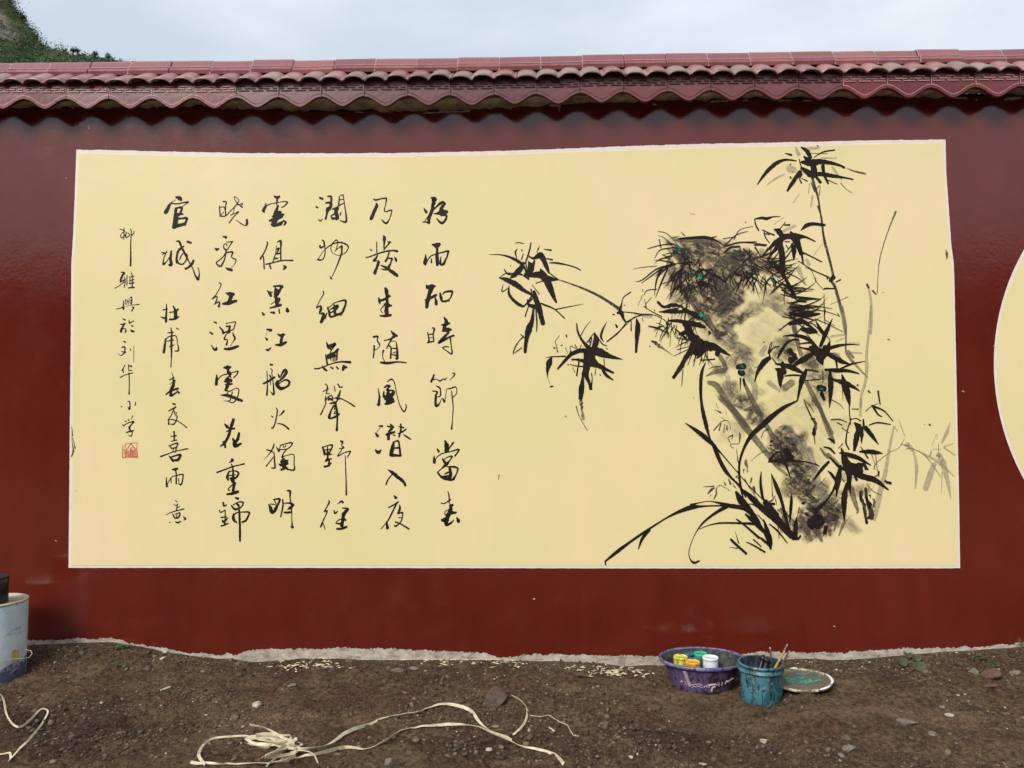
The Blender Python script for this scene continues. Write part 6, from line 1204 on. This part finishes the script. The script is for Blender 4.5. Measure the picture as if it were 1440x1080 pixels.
# ---- big white paint drum with a black can on it --------------------------------
wx, wy = _w; K3 = (wy + D) / FPX; RW = 43.5 * K3; HW = 112 * K3 * 1.0
dm = Mat('scuffed_white_drum', .45, .4)
zz = dm.sep()[2]; a = dm.noise(6, 5, .7); b = dm.noise(5, 6, .8, dm.mapped((1, 1, 2.4)), 1.6); c_ = dm.noise(20, 5, .7)
k = dm.mix(dm.ramp(a, [(.40, 0), (.62, 1)]), (0.60, 0.68, 0.70), (0.46, 0.58, 0.66))
k = dm.mix(dm.math('MULTIPLY', dm.ramp(b, [(.57, 0), (.60, 1)]), .5), k, (0.16, 0.24, 0.45))
k = dm.mix(dm.ramp(dm.noise(5, 3, .6), [(.62, 0), (.68, 1)]), k, (0.62, 0.60, 0.44))
low = dm.math('ADD', zz, dm.math('MULTIPLY', dm.math('SUBTRACT', a, .5), .14))
mr_ = dm.n.new('ShaderNodeMapRange'); dm.l.new(low, mr_.inputs[0]); mr_.inputs[1].default_value = .135; mr_.inputs[2].default_value = .125
pur = dm.mix(dm.ramp(c_, [(.46, 0), (.54, 1)]), (0.045, 0.03, 0.16), (0.50, 0.52, 0.58)); pur = dm.mix(dm.ramp(dm.noise(9, 4, .6), [(.5, 0), (.58, 1)]), pur, (0.10, 0.10, 0.16))
k = dm.mix(mr_.outputs[0], k, pur); dm.color(k).bump(b, .2, .004)
CREAMB = M_plain('dirty_cream_plastic', (0.55, 0.50, 0.38), .5, .15, 12)
root = empty('paint_drum', (wx, wy, -.005), 'big scuffed white paint drum smeared purple at its foot, cut by the left edge', 'paint drum')
mb = MB(); mb.lathe([(.001, .002), (RW * .95, 0), (RW * .975, .004), (RW * .985, .02), (RW, HW * .6), (RW * 1.005, HW - .03), (RW * 1.005, HW - .006)], 72, 0, wob=.004); mb.build('drum_body', [dm.m], root, True)
mb = MB(); mb.lathe([(RW * 1.0, HW - .010), (RW * 1.02, HW - .009), (RW * 1.02, HW + .001), (RW * 1.0, HW + .005), (RW * .96, HW + .003), (RW * .95, HW - .004), (.0005, HW - .004)], 72); mb.build('drum_lid', [CREAMB], root, True)
mb = MB(); hp = Vector((RW * .99, -.06, .17)); 
mb.tube([(RW * .9, -.19, .175), (RW * .99, -.14, .172), (RW * 1.12, -.09, .165), (RW * 1.42, -.05, .16), (RW * 1.46, -.03, .178), (RW * 1.35, -.01, .19), (RW * 1.05, .0, .198), (RW * .99, .02, .2)], .0022, 6)
mb.build('wire_handle', [CREAMB], root, True)
mb = MB(); mb.lathe([(.0005, 0), (.018, 0), (.02, .003), (.017, .007), (.0005, .008)], 20); o = mb.build('handle_boss', [CREAMB], root, True); o.location = (RW * .30, -RW * .93, .165); o.rotation_euler = (math.radians(100), 0, .25)
YP = M_plain('yellow_tape', (0.52, 0.45, 0.16), .5, .2)
V = []; F = []
for i in range(7):
    a = -.62 + i * .085; 
    for z_ in (.135, .205 + .006 * math.sin(i * 2)): V.append(((RW * 1.004) * math.cos(a), (RW * 1.004) * math.sin(a), z_))
    if i: b_ = 2 * i; F.append((b_ - 2, b_, b_ + 1, b_ - 1))
obj('yellow_patch', mesh('yellow_patch', V[6:], [(0, 2, 3, 1), (2, 4, 5, 3), (4, 6, 7, 5)], [YP]), root)
d = rays([[-12, 846]])[0]; zt = HW + .0; t = (zt - EYE) / d[2]; cx2, cy2 = d[0] * t, -D + d[1] * t
rb = 20 * K3; root = empty('black_can', (cx2, cy2, HW - .007), 'black can standing on the lid of the white paint drum', 'can')
mb = MB(); mb.lathe([(.001, 0), (rb * .97, 0), (rb, .004), (rb, .15 * 1.0), (rb * .97, .155)], 40); mb.build('can_body', [BLK], root, True)
mb = MB(); mb.lathe([(rb * .97, .150), (rb * 1.03, .150), (rb * 1.03, .160), (rb * .93, .162), (rb * .92, .155), (.0005, .155)], 40); mb.build('lid', [BLK], root, True)
mb = MB(); mb.lathe([(rb * 1.003, .118), (rb * 1.02, .120), (rb * 1.02, .124), (rb * 1.003, .126)], 40); mb.build('raised_band', [BLK], root, True)

# ------------------------------------------------------------------ hill behind the wall
YH = 85.0
sil = [(-900,-560),(-500,-330),(-250,-190),(-120,-100),(-40,-48),(0,-14),(12,0),(22,14),(36,26),(48,40),(56,55),(68,62),(84,66),(104,69),(125,76),(150,82),(180,88),(240,98),(330,110),(500,125),(700,140),(1200,150)]
hx, hz = plane_curve(sil, YH)
hx = np.concatenate([[-260], hx, [260]]); hz = np.concatenate([[hz[0] + 8], hz, [hz[-1] - 2]])
ax = np.concatenate([np.arange(-260, -75, 6), np.arange(-75, -42, .45), np.arange(-42, 200, 8)]); ay = np.concatenate([np.arange(30, 66, 4), np.arange(66, 100, .9), np.arange(100, 180, 8)])
HX, HY = np.meshgrid(ax, ay)
def hill(x, y):
    cr_ = np.interp(x, hx, hz); t = np.clip((y - 30) / (YH - 30), 0, 1); f = np.where(y <= YH, t ** 1.5 * (1.0), np.clip(1 - (y - YH) / 110, 0, 1))
    z = cr_ * f + (vnoise(x, y, 5, 61) * .7 + vnoise(x, y, 1.9, 62) * .45 + vnoise(x, y, .8, 63) * .2) * np.where(y > YH, 1, t) * np.clip((cr_ - 20) / 20 + .4, .2, 1)
    return z
HZ = hill(HX.ravel(), HY.ravel()); ny_, nx_ = HX.shape
idx = np.arange(ny_ * nx_).reshape(ny_, nx_); Fq = np.stack([idx[:-1, :-1], idx[:-1, 1:], idx[1:, 1:], idx[1:, :-1]], -1).reshape(-1, 4)
hm = Mat('hillside', .9, .15); a = hm.noise(.35, 5, .7); b = hm.noise(1.6, 6, .75); c_ = hm.noise(.8, 5, .7, hm.mapped((1, 1, 3)))
kk = hm.mix(hm.ramp(b, [(.4, 0), (.6, 1)]), (0.035, 0.055, 0.022), (0.075, 0.10, 0.04)); rk = hm.mix(hm.ramp(c_, [(.4, 0), (.62, 1)]), (0.06, 0.055, 0.05), (0.25, 0.215, 0.18))
kk = hm.mix(hm.attr('rock'), kk, rk); hm.color(kk).bump(b, 1.0, .3)
def rockmask(x, y, z):
    P = np.stack([x, y, z], 1) - np.array(CAM); Cc = P @ RMn; px = 720 + FPX * Cc[:, 0] / Cc[:, 1]; py = 540 - FPX * Cc[:, 2] / Cc[:, 1]
    m = np.zeros(len(px))
    for (cx_, cy_, rx, ry) in [(4, 30, 9, 13), (-8, 40, 12, 20), (22, 50, 6, 7), (-30, 20, 26, 30), (-60, -40, 40, 40), (10, 47, 7, 8)]:
        m = np.maximum(m, np.clip(1.5 - np.sqrt(((px - cx_) / rx) ** 2 + ((py - cy_) / ry) ** 2) + .4 * vnoise(x, z, 1.1, 9), 0, 1))
    return m * (y > 60), px, py
RKM, _, _ = rockmask(HX.ravel(), HY.ravel(), HZ)
hme = mesh('hill', np.stack([HX.ravel(), HY.ravel(), HZ], 1), Fq, [hm.m], True, attr={'rock': RKM}); obj('hill', hme, kind='structure')
GRS = [M_plain('shrub_leaf_dark', (0.042, 0.075, 0.032), .6, .25, 3), M_plain('shrub_leaf_mid', (0.075, 0.13, 0.042), .6, .25, 3), M_plain('shrub_leaf_pale', (0.13, 0.19, 0.07), .6, .2, 3)]
r = np.random.default_rng(12); n_ = 5200
X = r.uniform(-76, -44, n_); Y = r.uniform(67, 88, n_); Z = hill(X, Y); rk_, px, py = rockmask(X, Y, Z)
keep = (px > -60) & (px < 220) & (py > -40) & (py < 100) & (r.random(n_) > rk_ * .8)
X, Y, Z, px = X[keep], Y[keep], Z[keep], px[keep]
Vs = []; Ms = []
for x, y, z, q_ in zip(X, Y, Z, px):
    s = r.uniform(.22, .75) * (1.15 if q_ < 90 else .5); m = 26; tone = vnoise([x], [z * 2 + y], 2.2, 91)[0]
    c = r.normal(size=(m, 3)) * [s * .55, s * .45, s * .5] + [x, y, z + s * .35]; u = r.normal(size=(m, 3)); u /= np.linalg.norm(u, axis=1)[:, None]; v = np.cross(u, r.normal(size=(m, 3))); v /= np.linalg.norm(v, axis=1)[:, None]
    l = r.uniform(.05, .13, (m, 1)); Vs.append(np.stack([c - u * l, c + v * l * .5, c + u * l, c - v * l * .5], 1).reshape(-1, 3))
    Ms.append(np.clip(np.round(1 + tone * 1.3 + r.normal(size=m) * .45), 0, 2))
V = np.vstack(Vs); M_ = np.concatenate(Ms).astype(np.int32); nF = len(M_)
me = bpy.data.meshes.new('hillside_shrubs'); me.vertices.add(len(V)); me.vertices.foreach_set('co', V.ravel()); me.loops.add(nF * 4); me.loops.foreach_set('vertex_index', np.arange(nF * 4, dtype=np.int32))
me.polygons.add(nF); me.polygons.foreach_set('loop_start', np.arange(0, nF * 4, 4, dtype=np.int32)); me.polygons.foreach_set('loop_total', np.full(nF, 4, np.int32))
for m in GRS: me.materials.append(m)
me.polygons.foreach_set('material_index', M_); me.update(calc_edges=True); obj('hillside_shrubs', me, kind='stuff')
BARK = M_plain('bark', (0.08, 0.06, 0.045), .8, .2)
def far_tree(px, py, hpx, label):
    p_ = on_plane(np.array([[px, py]]), YH)[0]; h = hpx / FPX * (YH + D); z0 = float(hill(np.array([p_[0]]), np.array([YH]))[0]) ; h = min(max(h, p_[1] - z0), .85)
    rt = empty('hilltop_tree', (p_[0], YH, z0 - .1), label, 'tree'); rq = np.random.default_rng(int(px))
    mb = MB(); mb.tube([(0, 0, 0), (.03, 0, h * .5), (.0, 0, h * .85)], [.07, .05, .02], 6)
    for k_ in range(4): mb.tube([(.02, 0, h * .45 + .1 * k_), (.25 * (-1) ** k_, .1, h * .7)], [.03, .01], 5)
    mb.build('trunk', [BARK], rt)
    mb = MB()
    for k_ in range(260):
        lob = rq.integers(0, 4); c = np.array([[-.25, 0, .62], [.22, .1, .68], [0, -.1, .86], [.05, 0, .55]][lob]) * [h * .9, h * .9, h] + rq.normal(size=3) * h * .13; u = rq.normal(size=3); u /= np.linalg.norm(u); v = np.cross(u, rq.normal(size=3)); v /= np.linalg.norm(v); l = .07
        mb.add([c - u * l, c + v * l * .6, c + u * l, c - v * l * .6], [(0, 1, 2, 3)], 0)
    mb.build('crown', [GRS[int(rq.integers(0, 2))]], rt)
far_tree(103, 63, 9, 'small tree standing up from the green hill ridge above the wall')
far_tree(109, 62, 8, 'thin tree beside the small tree on the hill ridge')
far_tree(134, 72, 7, 'low bush on the hill ridge where it drops behind the coping')
far_tree(152, 74, 7, 'last dark bush of the hill ridge before it sinks behind the coping')
far_tree(33, 20, 9, 'spindly bush on the steep upper slope of the hill at left')

# ------------------------------------------------------------------ the school block across the yard (behind the viewer, mirrored in the glossy paint)
yb = -D - 20.0; zt = EYE + 0.2065 * (D + 20 + D)
BW = M_plain('rendered_facade', (0.17, 0.15, 0.13), .8, .12, 2); BG = Mat('dark_glass', .1, .5, (0.03, 0.035, 0.04)).m; BR = M_plain('roof_slab', (0.12, 0.11, 0.10), .8)
root = empty('school_block', (0, yb - 5, 0), 'grey two storey block seen only as a dark reflection in the glossy wall', 'building')
mb = MB(); mb.box(-46, 44, -5, 5, -.2, zt - .35); mb.build('walls', [BW], root)
mb = MB(); mb.box(-46.6, 44.6, -5.6, 5.6, zt - .35, zt); mb.build('roof', [BR], root)
wm = MB(); wm.box(-1.1, 1.1, 0, .06, -.8, .8); wme = mesh('window', wm.V, wm.F, [BG]); fm_ = MB()
for (a_, b_, c2, d2) in [(-1.2,1.2,-.9,-.8),(-1.2,1.2,.8,.9),(-1.2,-1.1,-.8,.8),(1.1,1.2,-.8,.8),(-.04,.04,-.8,.8)]: fm_.box(a_, b_, .0, .1, c2, d2)
fme = mesh('frame', fm_.V, fm_.F, [BR])
for fl in range(2):
    for k_ in range(24):
        o = obj('window', wme, root, (-44 + k_ * 3.7, 5.0, 1.9 + fl * 3.3)); obj('frame', fme, o)
